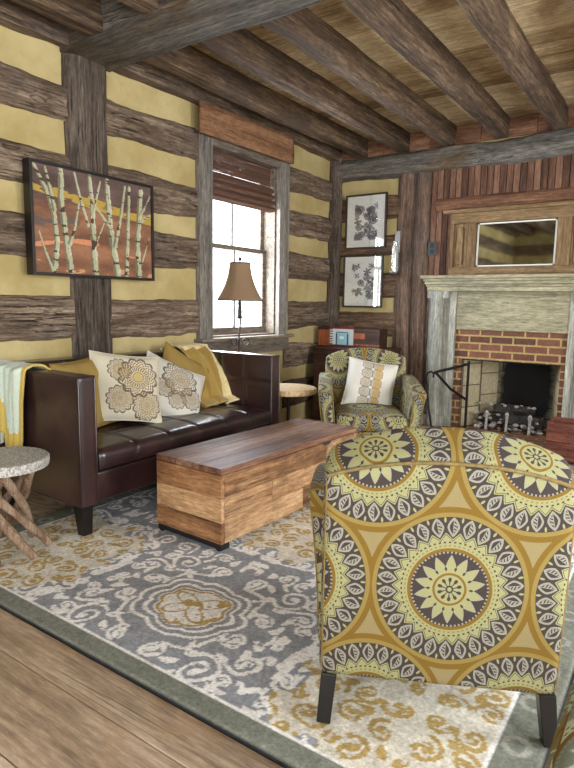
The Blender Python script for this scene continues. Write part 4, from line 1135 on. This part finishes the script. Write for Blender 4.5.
# cabinet behind the far armchair and the things on it
cb = thing('low_cabinet', 'dark wooden cabinet against the far wall behind the armchair', 'cabinet', (-2.95, 5.63, 0))
obj('body', MB().box((-.42, -.2, .0), (.42, .22, .80), .4), M['chest'], cb, bevel=.006)
obj('top', MB().box((-.43, -.215, .80), (.43, .225, .825), .6), M['chest'], cb, bevel=.006)
for s in (-1, 1):
    d = obj('door', MB().box((s*.21-.2, -.222, .05), (s*.21+.2, -.2, .77), .7), M['chest'], cb, bevel=.004)
    obj('knob', MB().lathe([(.008, 0), (.016, .012), (0, .02)], (s*.03, -.235, .45), 10), M['pewter'], d, smooth=60)
M['orange'] = wood('orange_box_wood', (90, 40, 24), (144, 74, 44), (176, 104, 66), 2, .5, .3, 1.2, .2, .4)
bxs = thing('wooden_box', 'orange-red wooden box end at the left on the cabinet', 'box', (-3.35, 5.68, .826))
obj('body', MB().box((-.065, -.1, 0), (.065, .1, .175)), M['orange'], bxs, bevel=.004); obj('lid', MB().box((-.07, -.105, .176), (.07, .105, .205)), M['chest'], bxs, bevel=.004)
bxs = thing('wooden_box', 'dark brown box with an orange band at the right on the cabinet', 'box', (-2.80, 5.66, .826))
obj('body', MB().box((-.15, -.1, 0), (.15, .1, .20)), M['chest'], bxs, bevel=.006); obj('band', MB().box((-.152, -.103, .09), (-.02, -.1, .15)).box((-.152, -.103, .02), (.152, -.1, .035)), M['orange'], bxs)
ph = thing('framed_photograph', 'small red-framed picture with pale blue image leaning on the cabinet', 'picture', (-3.13, 5.60, .826))
f = MB(); W, H = .33, .21
for a, b in (((-W/2, 0, 0), (-W/2+.015, .02, H)), ((W/2-.015, 0, 0), (W/2, .02, H)), ((-W/2+.015, 0, H-.022), (W/2-.015, .02, H)), ((-W/2+.015, 0, 0), (W/2-.015, .02, .015))): f.box(a, b)
M['redpaint'] = plain('dark_red_frame', (120, 34, 34), .5); obj('frame', f, M['redpaint'], ph, bevel=.002)
nu, nv = 60, 40; g = MB(); g.grid(lambda u, v: (-W/2+.015+(W-.03)*u, .008, .015+(H-.037)*v), nu, nv)
U, V = np.meshgrid(np.linspace(0, 1, nu+1), np.linspace(0, 1, nv+1)); U = U.ravel(); V = V.ravel()
C_ = np.tile(np.array(lin((206, 214, 212))), (len(U), 1)); m = (np.abs(U-.55) < .28) & (V < .8); C_[m] = lin((150, 196, 210)); m = (np.abs(U-.28) < .03) & (V < .75) | (np.abs(U-.75) < .02) & (V < .7) | (np.abs(V-.78) < .03) & (np.abs(U-.52) < .25); C_[m] = lin((40, 60, 70)); m = (U < .12) & (np.sin(V*40) > 0); C_[m] = lin((70, 96, 100)); m = (np.hypot(U-.5, V-.45) < .1); C_[m] = lin((230, 236, 236))
me = g.mesh('picture'); paint(me, C_); obj('picture', me, M['print'], ph)

# ------------------------------------------------------------ light and camera
w = bpy.data.worlds.new('sky'); SC.world = w; w.use_nodes = True
bg = w.node_tree.nodes['Background']; bg.inputs[0].default_value = (.86, .94, 1, 1); bg.inputs[1].default_value = 4.5
def area(name, loc, rot, sx, sy, power, color=(1, 1, 1)):
    l = bpy.data.lights.new(name, 'AREA'); l.shape = 'RECTANGLE'; l.size = sx; l.size_y = sy; l.energy = power; l.color = color
    o = bpy.data.objects.new(name, l); COL.objects.link(o); o.location = loc; o.rotation_euler = rot; return o
area('daylight_left_window', (WX-.35, 4.39, 1.75), (0, R_(-90), 0), 1.6, 1.0, 170, (.82, .9, 1))
for i, (a, b, z0, z1) in enumerate(bo):
    area('daylight_back_window', ((a+b)/2, BY-.2, (z0+z1)/2), (R_(90), 0, 0), b-a, z1-z0, 58, (1, .98, .95))
for i, (a, b, z0, z1) in enumerate(ro):
    area('daylight_right_window', (RX+.2, (a+b)/2, (z0+z1)/2), (0, R_(90), 0), z1-z0, b-a, (62, 62, 120)[i], (.97, .98, 1))

cam = bpy.data.cameras.new('camera'); co = bpy.data.objects.new('camera', cam); COL.objects.link(co)
cam.sensor_fit = 'VERTICAL'; cam.sensor_height = 24; cam.lens = 24*580/768; cam.clip_start = .02
f = 580.
dy = Vector((690-287, -(310-384), -f)).normalized(); dx = -Vector((-565-287, -(290-384), -f)).normalized()
dx = (dx-dy*dx.dot(dy)).normalized(); dz = dx.cross(dy)
Rm = Matrix((dx, dy, dz))      # camera vector -> world vector
co.matrix_world = Matrix.Translation((0, 0, 1.28)) @ Rm.to_4x4()
SC.camera = co
SC.view_settings.view_transform = 'Standard'; SC.view_settings.look = 'None'; SC.view_settings.gamma = 1; SC.view_settings.exposure = 0.06
SC.view_settings.use_curve_mapping = False
